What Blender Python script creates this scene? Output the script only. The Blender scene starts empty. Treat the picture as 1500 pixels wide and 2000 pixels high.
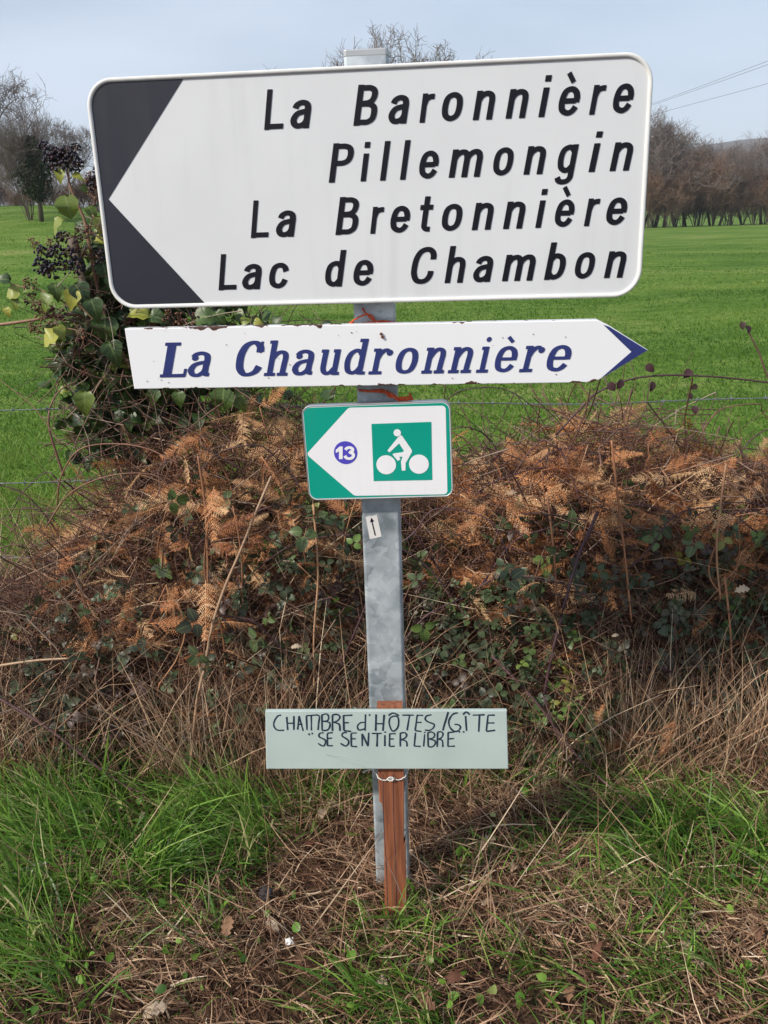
import bpy, bmesh, math, random
import numpy as np
from mathutils import Matrix, Vector

# ------------------------------------------------------------------ camera, sky, sun, exposure
sc = bpy.context.scene
FPX, PITCH, ROLL = 1700.0, 17.9, -1.8            # focal length in photo pixels, degrees
CAM = np.array([0.0, -1.74, 1.5])
cd = bpy.data.cameras.new('camera')
cd.sensor_fit = 'VERTICAL'; cd.sensor_height = 24.0; cd.lens = FPX / 2000 * 24.0
cd.clip_start = 0.05; cd.clip_end = 6000
cam = bpy.data.objects.new('camera', cd); sc.collection.objects.link(cam)
_rot = Matrix.Rotation(math.radians(90 - PITCH), 3, 'X') @ Matrix.Rotation(math.radians(ROLL), 3, 'Z')
cam.matrix_world = Matrix.Translation(CAM.tolist()) @ _rot.to_4x4()
sc.camera = cam
CM = np.array(_rot)

SUN_AZ, SUN_EL = math.radians(-60), math.radians(38)     # behind the camera, to the left
w = bpy.data.worlds.new('World'); sc.world = w; w.use_nodes = True
nt = w.node_tree; bg = nt.nodes['Background']
sky = nt.nodes.new('ShaderNodeTexSky'); sky.sky_type = 'NISHITA'; sky.sun_disc = False
sky.sun_elevation = SUN_EL; sky.sun_rotation = math.radians(180) + SUN_AZ * -1
sky.air_density = 1.0; sky.dust_density = 2.0; sky.ozone_density = 1.5
# thin high veil of cloud over the blue
tc = nt.nodes.new('ShaderNodeTexCoord'); mp = nt.nodes.new('ShaderNodeMapping')
mp.inputs['Scale'].default_value = (1.2, 1.2, 4.0)
nz = nt.nodes.new('ShaderNodeTexNoise'); nz.inputs['Scale'].default_value = 1.6; nz.inputs['Detail'].default_value = 5
rp = nt.nodes.new('ShaderNodeValToRGB')
rp.color_ramp.elements[0].position = 0.32; rp.color_ramp.elements[0].color = (0.30,) * 3 + (1,)
rp.color_ramp.elements[1].position = 0.72; rp.color_ramp.elements[1].color = (0.80,) * 3 + (1,)
mx = nt.nodes.new('ShaderNodeMix'); mx.data_type = 'RGBA'
mx.inputs[7].default_value = (6.5, 7.3, 8.5, 1)
nt.links.new(tc.outputs['Generated'], mp.inputs[0]); nt.links.new(mp.outputs[0], nz.inputs['Vector'])
nt.links.new(nz.outputs[0], rp.inputs[0]); nt.links.new(rp.outputs[0], mx.inputs[0])
nt.links.new(sky.outputs[0], mx.inputs[6]); nt.links.new(mx.outputs[2], bg.inputs[0])
bg.inputs[1].default_value = 0.105

sl = bpy.data.lights.new('sun', 'SUN'); sl.energy = 4.4; sl.angle = math.radians(3); sl.color = (1.0, 0.93, 0.83)
so = bpy.data.objects.new('sun', sl); sc.collection.objects.link(so)
sdir = Vector((math.sin(SUN_AZ) * math.cos(SUN_EL), -math.cos(SUN_AZ) * math.cos(SUN_EL), math.sin(SUN_EL)))
so.rotation_euler = sdir.to_track_quat('Z', 'Y').to_euler(); so.location = (-6, -8, 9)
sc.view_settings.view_transform = 'Standard'; sc.view_settings.look = 'None'
sc.view_settings.gamma = 1; sc.view_settings.use_curve_mapping = False
sc.view_settings.exposure = 0.3
sc.cycles.max_bounces = 5; sc.cycles.transparent_max_bounces = 4

rng = np.random.default_rng(11)
random.seed(5)
C = sc.collection

# ------------------------------------------------------------------ photo pixel -> place
def ray(px, py):
    return CM @ np.array([(px - 750) / FPX, -(py - 1000) / FPX, -1.0])
def on_plane(px, py, P, n):
    d = ray(px, py); t = np.dot(P - CAM, n) / np.dot(d, n); return CAM + t * d
def at_y(px, py, Y):
    return on_plane(px, py, np.array([0, Y, 0.0]), np.array([0, 1.0, 0]))
def at_z(px, py, Z=0.0):
    return on_plane(px, py, np.array([0, 0, Z]), np.array([0, 0, 1.0]))

# ------------------------------------------------------------------ object helpers
def mesh_np(name, V, F, tint=None, smooth=False):
    """V (n,3); F list of (m,k) int arrays"""
    me = bpy.data.meshes.new(name)
    V = np.asarray(V, dtype=np.float32)
    F = [np.asarray(f, dtype=np.int32) for f in F if len(f)]
    nl = sum(f.size for f in F); npol = sum(len(f) for f in F)
    me.vertices.add(len(V)); me.vertices.foreach_set('co', V.ravel())
    me.loops.add(nl); me.loops.foreach_set('vertex_index', np.concatenate([f.ravel() for f in F]))
    me.polygons.add(npol)
    tot = np.concatenate([np.full(len(f), f.shape[1], np.int32) for f in F])
    st = np.concatenate([[0], np.cumsum(tot)[:-1]]).astype(np.int32)
    me.polygons.foreach_set('loop_start', st)
    if smooth:
        me.polygons.foreach_set('use_smooth', np.ones(npol, dtype=bool))
    me.update(calc_edges=True)
    if tint is not None:
        a = me.attributes.new('tint', 'FLOAT', 'POINT'); a.data.foreach_set('value', np.asarray(tint, dtype=np.float32))
    return me

def tag(o, label=None, cat=None, group=None, kind=None):
    if label: o['label'] = label
    if cat: o['category'] = cat
    if group: o['group'] = group
    if kind: o['kind'] = kind
    return o
def link(name, me, mat=None, parent=None):
    o = bpy.data.objects.new(name, me); C.objects.link(o)
    if mat is not None and me is not None and not me.materials: me.materials.append(mat)
    if parent is not None: o.parent = parent
    return o
def thing(name, label, cat, loc=(0, 0, 0), group=None, mw=None):
    o = bpy.data.objects.new(name, None); C.objects.link(o)
    o.empty_display_size = 0.05
    if mw is not None: o.matrix_world = mw
    else: o.location = loc
    return tag(o, label, cat, group)

class Acc:
    """collects vertex / face arrays into one mesh"""
    def __init__(s): s.V = []; s.F3 = []; s.F4 = []; s.T = []; s.n = 0
    def add(s, V, F, tint=0.5):
        V = np.asarray(V, float); F = np.asarray(F, int)
        if len(V) == 0: return
        s.V.append(V)
        (s.F3 if F.shape[1] == 3 else s.F4).append(F + s.n)
        s.T.append(np.full(len(V), tint) if np.isscalar(tint) else np.asarray(tint))
        s.n += len(V)
    def add2(s, V, F3, F4, tint=0.5):
        V = np.asarray(V, float)
        s.V.append(V)
        if len(F3): s.F3.append(np.asarray(F3, int) + s.n)
        if len(F4): s.F4.append(np.asarray(F4, int) + s.n)
        s.T.append(np.full(len(V), tint) if np.isscalar(tint) else np.asarray(tint))
        s.n += len(V)
    def mesh(s, name, smooth=False):
        F = []
        if s.F3: F.append(np.concatenate(s.F3))
        if s.F4: F.append(np.concatenate(s.F4))
        return mesh_np(name, np.concatenate(s.V), F, np.concatenate(s.T), smooth)

def unit(v):
    return v / np.maximum(np.linalg.norm(v, axis=-1, keepdims=True), 1e-9)
def frames(d, up=None):
    """rows: rotation matrices whose local y = d, z ~ up"""
    d = unit(d)
    if up is None: up = rng.normal(size=d.shape)
    x = unit(np.cross(d, up)); z = np.cross(x, d)
    return np.stack([x, d, z], axis=-1)
def scatter(acc, tv, tf3, tf4, R, S, P, tint):
    n, k = len(P), len(tv)
    S = np.asarray(S)
    sv = tv[None] * (S[:, None, None] if S.ndim == 1 else S[:, None, :])
    V = np.einsum('nij,nkj->nki', R, sv) + P[:, None, :]
    off = (np.arange(n) * k)[:, None, None]
    f3 = (np.asarray(tf3)[None] + off).reshape(-1, 3) if len(tf3) else []
    f4 = (np.asarray(tf4)[None] + off).reshape(-1, 4) if len(tf4) else []
    acc.add2(V.reshape(-1, 3), f3, f4, np.repeat(tint, k))
def blades(acc, P, d, L, wid, bend, seg, tint, flat=False):
    """grass blades: base P, direction d, length L, width wid, bend vector (n,3)"""
    n = len(P); d = unit(d)
    h = rng.normal(size=(n, 3)); h[:, 2] *= 0.2
    side = unit(np.cross(d, h))
    t = np.linspace(0, 1, seg + 1)
    cen = P[:, None] + d[:, None] * (L[:, None] * t)[..., None] + bend[:, None] * (L[:, None] * t ** 2)[..., None]
    ww = wid[:, None] * (1 - 0.55 * t ** 2)[None] * 0.5
    ww[:, -1] = wid * 0.06
    a = cen - side[:, None] * ww[..., None]; b = cen + side[:, None] * ww[..., None]
    V = np.stack([a, b], axis=2).reshape(n, -1, 3)
    k = 2 * (seg + 1)
    q = np.array([[2 * i, 2 * i + 1, 2 * i + 3, 2 * i + 2] for i in range(seg)])
    F = (q[None] + (np.arange(n) * k)[:, None, None]).reshape(-1, 4)
    acc.add(V.reshape(-1, 3), F, np.repeat(tint, k))
def tube(pts, r, sides=6, cap=True):
    pts = np.asarray(pts, float); n = len(pts)
    r = np.full(n, r) if np.isscalar(r) else np.asarray(r, float)
    t = unit(np.gradient(pts, axis=0))
    up = np.array([0.13, 0.27, 0.95])
    x = np.cross(t, up); bad = np.linalg.norm(x, axis=1) < 0.15
    x[bad] = np.cross(t[bad], np.array([1.0, 0.1, 0])); x = unit(x); y = np.cross(t, x)
    a = np.arange(sides) / sides * 2 * math.pi
    V = pts[:, None] + r[:, None, None] * (np.cos(a)[None, :, None] * x[:, None] + np.sin(a)[None, :, None] * y[:, None])
    F = []
    for i in range(n - 1):
        for j in range(sides):
            F.append([i * sides + j, i * sides + (j + 1) % sides, (i + 1) * sides + (j + 1) % sides, (i + 1) * sides + j])
    V = V.reshape(-1, 3)
    F3 = []
    if cap:
        V = np.vstack([V, pts[:1], pts[-1:]])
        for j in range(sides):
            F3.append([(j + 1) % sides, j, n * sides]); F3.append([(n - 1) * sides + j, (n - 1) * sides + (j + 1) % sides, n * sides + 1])
    return V, F3, F
def tubes_vec(acc, P, r0, r1, sides, tint):
    """P (n,m,3) polylines at once"""
    n, m, _ = P.shape
    t = unit(np.gradient(P, axis=1))
    ref = np.tile(np.array([0.31, 0.22, 0.9]), (n, m, 1))
    x = unit(np.cross(t, ref) + 1e-6); y = np.cross(t, x)
    a = np.arange(sides) / sides * 2 * math.pi
    s = np.linspace(0, 1, m)
    r = r0[:, None] * (1 - s) + r1[:, None] * s
    V = P[:, :, None] + r[:, :, None, None] * (np.cos(a)[:, None] * x[:, :, None] + np.sin(a)[:, None] * y[:, :, None])
    k = m * sides
    q = np.array([[i * sides + j, i * sides + (j + 1) % sides, (i + 1) * sides + (j + 1) % sides, (i + 1) * sides + j]
                  for i in range(m - 1) for j in range(sides)])
    F = (q[None] + (np.arange(n) * k)[:, None, None]).reshape(-1, 4)
    acc.add(V.reshape(-1, 3), F, np.repeat(tint, k))
def spline(pts, n=8, closed=False):
    pts = np.asarray(pts, float); m = len(pts)
    out = []
    rngi = range(m if closed else m - 1)
    for i in rngi:
        if closed: p0, p1, p2, p3 = pts[(i - 1) % m], pts[i], pts[(i + 1) % m], pts[(i + 2) % m]
        else: p0, p1, p2, p3 = pts[max(i - 1, 0)], pts[i], pts[i + 1], pts[min(i + 2, m - 1)]
        for k in range(n):
            t = k / n
            out.append(0.5 * ((2 * p1) + (-p0 + p2) * t + (2 * p0 - 5 * p1 + 4 * p2 - p3) * t * t + (-p0 + 3 * p1 - 3 * p2 + p3) * t ** 3))
    if not closed: out.append(pts[-1])
    return np.array(out)
def vnoise(x, y, seed=0):
    """smooth value noise 0..1"""
    g = np.random.default_rng(seed).random((64, 64))
    xi, yi = np.floor(x).astype(int), np.floor(y).astype(int)
    fx, fy = x - xi, y - yi; fx = fx * fx * (3 - 2 * fx); fy = fy * fy * (3 - 2 * fy)
    G = lambda a, b: g[a % 64, b % 64]
    return (G(xi, yi) * (1 - fx) + G(xi + 1, yi) * fx) * (1 - fy) + (G(xi, yi + 1) * (1 - fx) + G(xi + 1, yi + 1) * fx) * fy
def sstep(a, b, x):
    t = np.clip((x - a) / (b - a), 0, 1); return t * t * (3 - 2 * t)

# ------------------------------------------------------------------ materials
def srgb(r, g, b):
    f = lambda c: ((c / 255 + 0.055) / 1.055) ** 2.4 if c > 10 else c / 255 / 12.92
    return (f(r), f(g), f(b), 1)
def new_mat(name):
    m = bpy.data.materials.new(name); m.use_nodes = True
    return m, m.node_tree, m.node_tree.nodes['Principled BSDF']
def veg(name, stops, rough=0.6, trans=0.25, jitter=0.25, spec=0.3, noise=0.0, veins=None):
    m, t, p = new_mat(name)
    at = t.nodes.new('ShaderNodeAttribute'); at.attribute_name = 'tint'
    oi = t.nodes.new('ShaderNodeObjectInfo')
    ma = t.nodes.new('ShaderNodeMath'); ma.operation = 'MULTIPLY_ADD'; ma.inputs[1].default_value = jitter
    t.links.new(oi.outputs['Random'], ma.inputs[0])
    sb = t.nodes.new('ShaderNodeMath'); sb.operation = 'SUBTRACT'; sb.inputs[1].default_value = jitter / 2
    t.links.new(at.outputs['Fac'], sb.inputs[0]); t.links.new(sb.outputs[0], ma.inputs[2])
    src = ma.outputs[0]
    if noise:
        g = t.nodes.new('ShaderNodeNewGeometry'); n = t.nodes.new('ShaderNodeTexNoise'); n.inputs['Scale'].default_value = 60; n.inputs['Detail'].default_value = 4
        t.links.new(g.outputs['Position'], n.inputs['Vector'])
        m2 = t.nodes.new('ShaderNodeMath'); m2.operation = 'MULTIPLY_ADD'; m2.inputs[1].default_value = noise
        s2 = t.nodes.new('ShaderNodeMath'); s2.operation = 'SUBTRACT'; s2.inputs[1].default_value = noise / 2
        t.links.new(n.outputs[0], m2.inputs[0]); t.links.new(src, s2.inputs[0]); t.links.new(s2.outputs[0], m2.inputs[2]); src = m2.outputs[0]
    r = t.nodes.new('ShaderNodeValToRGB'); e = r.color_ramp.elements
    while len(e) < len(stops): e.new(0.5)
    for i, (pos, col) in enumerate(stops):
        e[i].position = pos; e[i].color = tuple(col[:3]) + (1,)
    t.links.new(src, r.inputs[0]); colr = r.outputs[0]
    if veins:
        au = t.nodes.new('ShaderNodeAttribute'); au.attribute_name = 'leaf_u'; av = t.nodes.new('ShaderNodeAttribute'); av.attribute_name = 'leaf_v'
        def mm(op, a_, b_=0.0):
            n_ = t.nodes.new('ShaderNodeMath'); n_.operation = op
            for i_, v_ in enumerate((a_, b_)):
                if isinstance(v_, (int, float)): n_.inputs[i_].default_value = v_
                else: t.links.new(v_, n_.inputs[i_])
            return n_.outputs[0]
        uu = mm('SUBTRACT', au.outputs['Fac'], 1.0)
        mid = mm('LESS_THAN', mm('ABSOLUTE', uu), 0.07)
        lat = mm('LESS_THAN', mm('FRACT', mm('MULTIPLY', mm('SUBTRACT', av.outputs['Fac'], mm('MULTIPLY', uu, 0.30)), veins)), 0.10)
        fac = mm('MULTIPLY', mm('MAXIMUM', mid, mm('MULTIPLY', lat, 0.6)), mm('GREATER_THAN', au.outputs['Fac'], 0.5))
        mv = t.nodes.new('ShaderNodeMix'); mv.data_type = 'RGBA'; mv.inputs[7].default_value = (0.22, 0.28, 0.10, 1)
        t.links.new(mm('MULTIPLY', fac, 0.55), mv.inputs[0]); t.links.new(colr, mv.inputs[6]); colr = mv.outputs[2]
    t.links.new(colr, p.inputs['Base Color'])
    p.inputs['Roughness'].default_value = rough; p.inputs['Specular IOR Level'].default_value = spec
    if trans > 0:
        tr = t.nodes.new('ShaderNodeBsdfTranslucent'); mix = t.nodes.new('ShaderNodeMixShader'); mix.inputs[0].default_value = trans
        t.links.new(colr, tr.inputs[0]); t.links.new(p.outputs[0], mix.inputs[1]); t.links.new(tr.outputs[0], mix.inputs[2])
        t.links.new(mix.outputs[0], t.nodes['Material Output'].inputs[0])
    return m
def paint(name, col, rough=0.3, spec=0.5, dirt=0.06, metal=0.0, scale=9.0, bump=0.0):
    m, t, p = new_mat(name)
    tcn = t.nodes.new('ShaderNodeTexCoord')
    n = t.nodes.new('ShaderNodeTexNoise'); n.inputs['Scale'].default_value = scale; n.inputs['Detail'].default_value = 6
    t.links.new(tcn.outputs['Object'], n.inputs['Vector'])
    r = t.nodes.new('ShaderNodeValToRGB')
    c = np.array(col[:3])
    r.color_ramp.elements[0].position = 0.3; r.color_ramp.elements[0].color = tuple(c * (1 - dirt)) + (1,)
    r.color_ramp.elements[1].position = 0.65; r.color_ramp.elements[1].color = tuple(c) + (1,)
    t.links.new(n.outputs[0], r.inputs[0]); t.links.new(r.outputs[0], p.inputs['Base Color'])
    p.inputs['Roughness'].default_value = rough; p.inputs['Specular IOR Level'].default_value = spec; p.inputs['Metallic'].default_value = metal
    if bump:
        b = t.nodes.new('ShaderNodeBump'); b.inputs['Strength'].default_value = bump; b.inputs['Distance'].default_value = 0.002
        t.links.new(n.outputs[0], b.inputs['Height']); t.links.new(b.outputs[0], p.inputs['Normal'])
    return m

M = {}
M['sign_white'] = paint('sign_white', (0.64, 0.655, 0.67), 0.28, 0.5, 0.05, scale=5)
def grime(m, amt=.10, sx_=34.0):
    t = m.node_tree; p = t.nodes['Principled BSDF']; tcn = t.nodes.new('ShaderNodeTexCoord')
    src = p.inputs['Base Color'].links[0].from_socket
    def nz_(scl, sc3, det=4):
        mp_ = t.nodes.new('ShaderNodeMapping'); mp_.inputs['Scale'].default_value = sc3; n_ = t.nodes.new('ShaderNodeTexNoise'); n_.inputs['Scale'].default_value = scl; n_.inputs['Detail'].default_value = det
        t.links.new(tcn.outputs['Object'], mp_.inputs[0]); t.links.new(mp_.outputs[0], n_.inputs[0]); return n_.outputs[0]
    def rng_(v, a, b):
        r_ = t.nodes.new('ShaderNodeMapRange'); r_.inputs['From Min'].default_value = a; r_.inputs['From Max'].default_value = b; t.links.new(v, r_.inputs['Value']); return r_.outputs[0]
    def mul_(a, b):
        n_ = t.nodes.new('ShaderNodeMath'); n_.operation = 'MULTIPLY'; t.links.new(a, n_.inputs[0])
        if isinstance(b, float): n_.inputs[1].default_value = b
        else: t.links.new(b, n_.inputs[1])
        return n_.outputs[0]
    streak = mul_(rng_(nz_(1.0, (sx_, 1.6, 1)), .50, .72), rng_(nz_(3.0, (1, 1, 1)), .42, .62))
    speck = rng_(nz_(260.0, (1, 1, 1), 2), .735, .78)
    ad = t.nodes.new('ShaderNodeMath'); ad.operation = 'MAXIMUM'; t.links.new(mul_(streak, amt), ad.inputs[0]); t.links.new(mul_(speck, .35), ad.inputs[1])
    mx_ = t.nodes.new('ShaderNodeMix'); mx_.data_type = 'RGBA'; mx_.inputs[7].default_value = (.16, .15, .11, 1)
    t.links.new(ad.outputs[0], mx_.inputs[0]); t.links.new(src, mx_.inputs[6]); t.links.new(mx_.outputs[2], p.inputs['Base Color'])
    ro = t.nodes.new('ShaderNodeMath'); ro.operation = 'MULTIPLY_ADD'; ro.inputs[1].default_value = .3; ro.inputs[2].default_value = .18; t.links.new(nz_(2.2, (1, 1, 1), 5), ro.inputs[0]); t.links.new(ro.outputs[0], p.inputs['Roughness'])
    bu_ = t.nodes.new('ShaderNodeBump'); bu_.inputs['Strength'].default_value = .25; bu_.inputs['Distance'].default_value = .01; t.links.new(nz_(3.5, (1, 1, 1), 1), bu_.inputs['Height']); t.links.new(bu_.outputs[0], p.inputs['Normal'])
grime(M['sign_white'], .10); 
M['sign_rim'] = paint('sign_rim', (0.72, 0.72, 0.70), 0.25, 0.5, 0.12, scale=30)
M['sign_black'] = paint('sign_black', (0.022, 0.023, 0.034), 0.3, 0.4, 0.15, scale=5)
grime(M['sign_black'], .12)
M['letter_black'] = paint('letter_black', (0.006, 0.0055, 0.011), 0.45, 0.25, 0.1)
M['navy'] = paint('navy', (0.028, 0.04, 0.16), 0.25, 0.5, 0.15, scale=25)
M['green'] = paint('green', (0.0, 0.30, 0.22), 0.3, 0.5, 0.08)
M['cycle_white'] = paint('cycle_white', (0.76, 0.76, 0.78), 0.35, 0.5, 0.03)
grime(M['cycle_white'], .06, 60.0); grime(M['green'], .06, 60.0)
M['violet'] = paint('violet', (0.075, 0.06, 0.46), 0.35, 0.4, 0.05)
M['alu'] = paint('alu', (0.45, 0.46, 0.47), 0.45, 0.5, 0.2, 0.6)
M['marker'] = paint('marker', (0.02, 0.035, 0.06), 0.6, 0.2, 0.3, scale=60)
M['twine'] = paint('twine', (0.62, 0.09, 0.03), 0.6, 0.3, 0.3, scale=120, bump=0.6)
M['string'] = paint('string', (0.62, 0.62, 0.58), 0.7, 0.2, 0.2, scale=120)
M['paper'] = paint('paper', (0.66, 0.64, 0.62), 0.6, 0.2, 0.08)
M['rust'] = paint('rust', (0.14, 0.05, 0.025), 0.9, 0.1, 0.5, scale=80, bump=0.5)
M['wire'] = paint('wire', (0.22, 0.24, 0.26), 0.5, 0.5, 0.3, 0.5, scale=60)
M['cable'] = paint('cable', (0.06, 0.06, 0.065), 0.6, 0.3, 0.1)
M['plastic'] = paint('plastic', (0.36, 0.38, 0.4), 0.4, 0.5, 0.3, scale=30)
M['pebble'] = paint('pebble', (0.05, 0.045, 0.05), 0.95, 0.1, 0.5, scale=200, bump=0.8)

# enamel with chipped, rusty edges
m, t, p = new_mat('enamel'); M['enamel'] = m
tcn = t.nodes.new('ShaderNodeTexCoord'); sx = t.nodes.new('ShaderNodeSeparateXYZ'); t.links.new(tcn.outputs['Object'], sx.inputs[0])
def MN(t, op, a, b=None, c=None):
    n = t.nodes.new('ShaderNodeMath'); n.operation = op
    for i, v in enumerate((a, b, c)):
        if v is None: continue
        if isinstance(v, (int, float)): n.inputs[i].default_value = v
        else: t.links.new(v, n.inputs[i])
    return n.outputs[0]
n1 = t.nodes.new('ShaderNodeTexNoise'); n1.inputs['Scale'].default_value = 42; n1.inputs['Detail'].default_value = 6
n2 = t.nodes.new('ShaderNodeTexNoise'); n2.inputs['Scale'].default_value = 7; n2.inputs['Detail'].default_value = 2
t.links.new(tcn.outputs['Object'], n1.inputs[0]); t.links.new(tcn.outputs['Object'], n2.inputs[0])
edge = MN(t, 'SUBTRACT', 0.0575, MN(t, 'ABSOLUTE', sx.outputs['Y']))                 # metres to top / bottom edge
thr = MN(t, 'MULTIPLY', MN(t, 'SUBTRACT', MN(t, 'ADD', n1.outputs[0], MN(t, 'MULTIPLY', n2.outputs[0], 0.9)), 1.06), 0.03)
rustf = MN(t, 'GREATER_THAN', thr, edge)
halo = t.nodes.new('ShaderNodeMapRange'); halo.inputs['From Min'].default_value = -0.002; halo.inputs['From Max'].default_value = 0.004
t.links.new(MN(t, 'SUBTRACT', thr, edge), halo.inputs['Value'])
mxa = t.nodes.new('ShaderNodeMix'); mxa.data_type = 'RGBA'; mxa.inputs[6].default_value = (0.75, 0.76, 0.78, 1); mxa.inputs[7].default_value = (0.5, 0.33, 0.2, 1)
t.links.new(MN(t, 'MULTIPLY', halo.outputs[0], 0.7), mxa.inputs[0])
mxb = t.nodes.new('ShaderNodeMix'); mxb.data_type = 'RGBA'; mxb.inputs[7].default_value = (0.055, 0.02, 0.012, 1)
t.links.new(mxa.outputs[2], mxb.inputs[6]); t.links.new(rustf, mxb.inputs[0]); t.links.new(mxb.outputs[2], p.inputs['Base Color'])
t.links.new(MN(t, 'MULTIPLY_ADD', rustf, 0.6, 0.18), p.inputs['Roughness'])

# galvanised steel with spangle
m, t, p = new_mat('galvanised'); M['galv'] = m
tcn = t.nodes.new('ShaderNodeTexCoord')
nn = t.nodes.new('ShaderNodeTexNoise'); nn.inputs['Scale'].default_value = 22; nn.inputs['Detail'].default_value = 3; t.links.new(tcn.outputs['Object'], nn.inputs[0])
va = t.nodes.new('ShaderNodeVectorMath'); va.operation = 'MULTIPLY_ADD'; va.inputs[1].default_value = (0.09,) * 3
t.links.new(nn.outputs['Color'], va.inputs[0]); t.links.new(tcn.outputs['Object'], va.inputs[2])
vo = t.nodes.new('ShaderNodeTexVoronoi'); vo.inputs['Scale'].default_value = 38; t.links.new(va.outputs[0], vo.inputs['Vector'])
sp = t.nodes.new('ShaderNodeSeparateColor'); t.links.new(vo.outputs['Color'], sp.inputs[0])
ng = t.nodes.new('ShaderNodeTexNoise'); ng.inputs['Scale'].default_value = 16; ng.inputs['Detail'].default_value = 5; t.links.new(tcn.outputs['Object'], ng.inputs[0])
mix = MN(t, 'ADD', MN(t, 'MULTIPLY', sp.outputs[0], 0.16), MN(t, 'MULTIPLY', ng.outputs[0], 0.95))
r = t.nodes.new('ShaderNodeValToRGB'); r.color_ramp.elements[0].position = 0.36; r.color_ramp.elements[0].color = (0.19, 0.225, 0.25, 1)
r.color_ramp.elements[1].position = 0.72; r.color_ramp.elements[1].color = (0.52, 0.57, 0.60, 1)
t.links.new(mix, r.inputs[0]); t.links.new(r.outputs[0], p.inputs['Base Color'])
p.inputs['Metallic'].default_value = 0.35; t.links.new(MN(t, 'MULTIPLY_ADD', sp.outputs[1], 0.2, 0.38), p.inputs['Roughness'])

# stained timber
def wood(name, a, b, sc_):
    m, t, p = new_mat(name)
    tcn = t.nodes.new('ShaderNodeTexCoord'); mp = t.nodes.new('ShaderNodeMapping'); mp.inputs['Scale'].default_value = sc_
    n = t.nodes.new('ShaderNodeTexNoise'); n.inputs['Scale'].default_value = 6; n.inputs['Detail'].default_value = 8; n.inputs['Distortion'].default_value = 0.6
    t.links.new(tcn.outputs['Object'], mp.inputs[0]); t.links.new(mp.outputs[0], n.inputs[0])
    r = t.nodes.new('ShaderNodeValToRGB'); r.color_ramp.elements[0].position = 0.32; r.color_ramp.elements[0].color = a + (1,)
    r.color_ramp.elements[1].position = 0.66; r.color_ramp.elements[1].color = b + (1,)
    t.links.new(n.outputs[0], r.inputs[0]); t.links.new(r.outputs[0], p.inputs['Base Color']); p.inputs['Roughness'].default_value = 0.6
    bu = t.nodes.new('ShaderNodeBump'); bu.inputs['Strength'].default_value = 0.4; bu.inputs['Distance'].default_value = 0.002
    t.links.new(n.outputs[0], bu.inputs['Height']); t.links.new(bu.outputs[0], p.inputs['Normal'])
    return m
M['stake'] = wood('stake_wood', (0.11, 0.032, 0.014), (0.30, 0.10, 0.042), (14, 0.9, 14))
M['oldwood'] = wood('old_wood', (0.1, 0.08, 0.06), (0.22, 0.19, 0.15), (9, 9, 0.7))
M['board'] = paint('board_paint', (0.40, 0.475, 0.45), 0.6, 0.3, 0.14, scale=7, bump=0.15)

M['grass'] = veg('grass_blade', [(0, (0.04, 0.10, 0.018)), (0.4, (0.125, 0.26, 0.035)), (0.75, (0.24, 0.40, 0.07)), (1, (0.50, 0.48, 0.22))], 0.4, 0.4, 0, 0.4)
M['field_grass'] = veg('field_grass', [(0, (0.036, 0.095, 0.008)), (0.5, (0.083, 0.18, 0.016)), (1, (0.21, 0.28, 0.055))], 0.55, 0.3, 0, 0.3)
M['straw'] = veg('straw', [(0, (0.085, 0.04, 0.026)), (0.4, (0.27, 0.15, 0.092)), (0.75, (0.48, 0.33, 0.21)), (1, (0.68, 0.56, 0.41))], 0.6, 0.15, 0)
M['twig'] = veg('twig', [(0, (0.045, 0.022, 0.02)), (0.4, (0.10, 0.05, 0.035)), (0.7, (0.17, 0.10, 0.075)), (1, (0.28, 0.22, 0.17))], 0.6, 0, 0.2, noise=0.3)
M['cane'] = veg('cane', [(0, (0.04, 0.018, 0.025)), (0.35, (0.085, 0.045, 0.05)), (0.7, (0.2, 0.10, 0.065)), (1, (0.36, 0.24, 0.15))], 0.5, 0, 0.1, noise=0.35)
M['bramble'] = veg('bramble_leaf', [(0, (0.055, 0.022, 0.025)), (0.22, (0.05, 0.035, 0.02)), (0.4, (0.045, 0.055, 0.032)), (0.68, (0.06, 0.09, 0.038)), (0.9, (0.11, 0.18, 0.04)), (1, (0.2, 0.2, 0.04))], 0.45, 0.2, 0.3, 0.4, veins=7.0)
M['bracken'] = veg('bracken_frond', [(0, (0.16, 0.055, 0.024)), (0.35, (0.40, 0.155, 0.062)), (0.7, (0.60, 0.275, 0.12)), (1, (0.72, 0.47, 0.26))], 0.65, 0.25, 0.7)
M['stalk'] = veg('bracken_stalk', [(0, (0.13, 0.06, 0.035)), (0.5, (0.29, 0.13, 0.065)), (1, (0.42, 0.26, 0.15))], 0.5, 0, 0.6, noise=0.3)
M['debris'] = veg('debris', [(0, (0.055, 0.024, 0.022)), (0.4, (0.20, 0.085, 0.052)), (0.75, (0.40, 0.21, 0.125)), (1, (0.58, 0.42, 0.29))], 0.65, 0.15, 0)
M['ivy'] = veg('ivy_leaf', [(0, (0.02, 0.042, 0.016)), (0.45, (0.05, 0.095, 0.02)), (0.75, (0.13, 0.18, 0.025)), (1, (0.32, 0.32, 0.05))], 0.45, 0.2, 0.3, 0.5, veins=5.0)
M['berry'] = veg('berry', [(0, (0.010, 0.012, 0.022)), (0.6, (0.03, 0.016, 0.026)), (0.8, (0.11, 0.03, 0.03)), (1, (0.17, 0.085, 0.04))], 0.45, 0, 0, 0.4)
M['deadleaf'] = veg('dead_leaf', [(0, (0.12, 0.05, 0.03)), (0.5, (0.25, 0.14, 0.08)), (1, (0.42, 0.33, 0.24))], 0.7, 0.2, 0.8)
M['bark'] = veg('bark', [(0, (0.05, 0.04, 0.032)), (1, (0.16, 0.13, 0.10))], 0.8, 0, 0.5)
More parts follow.
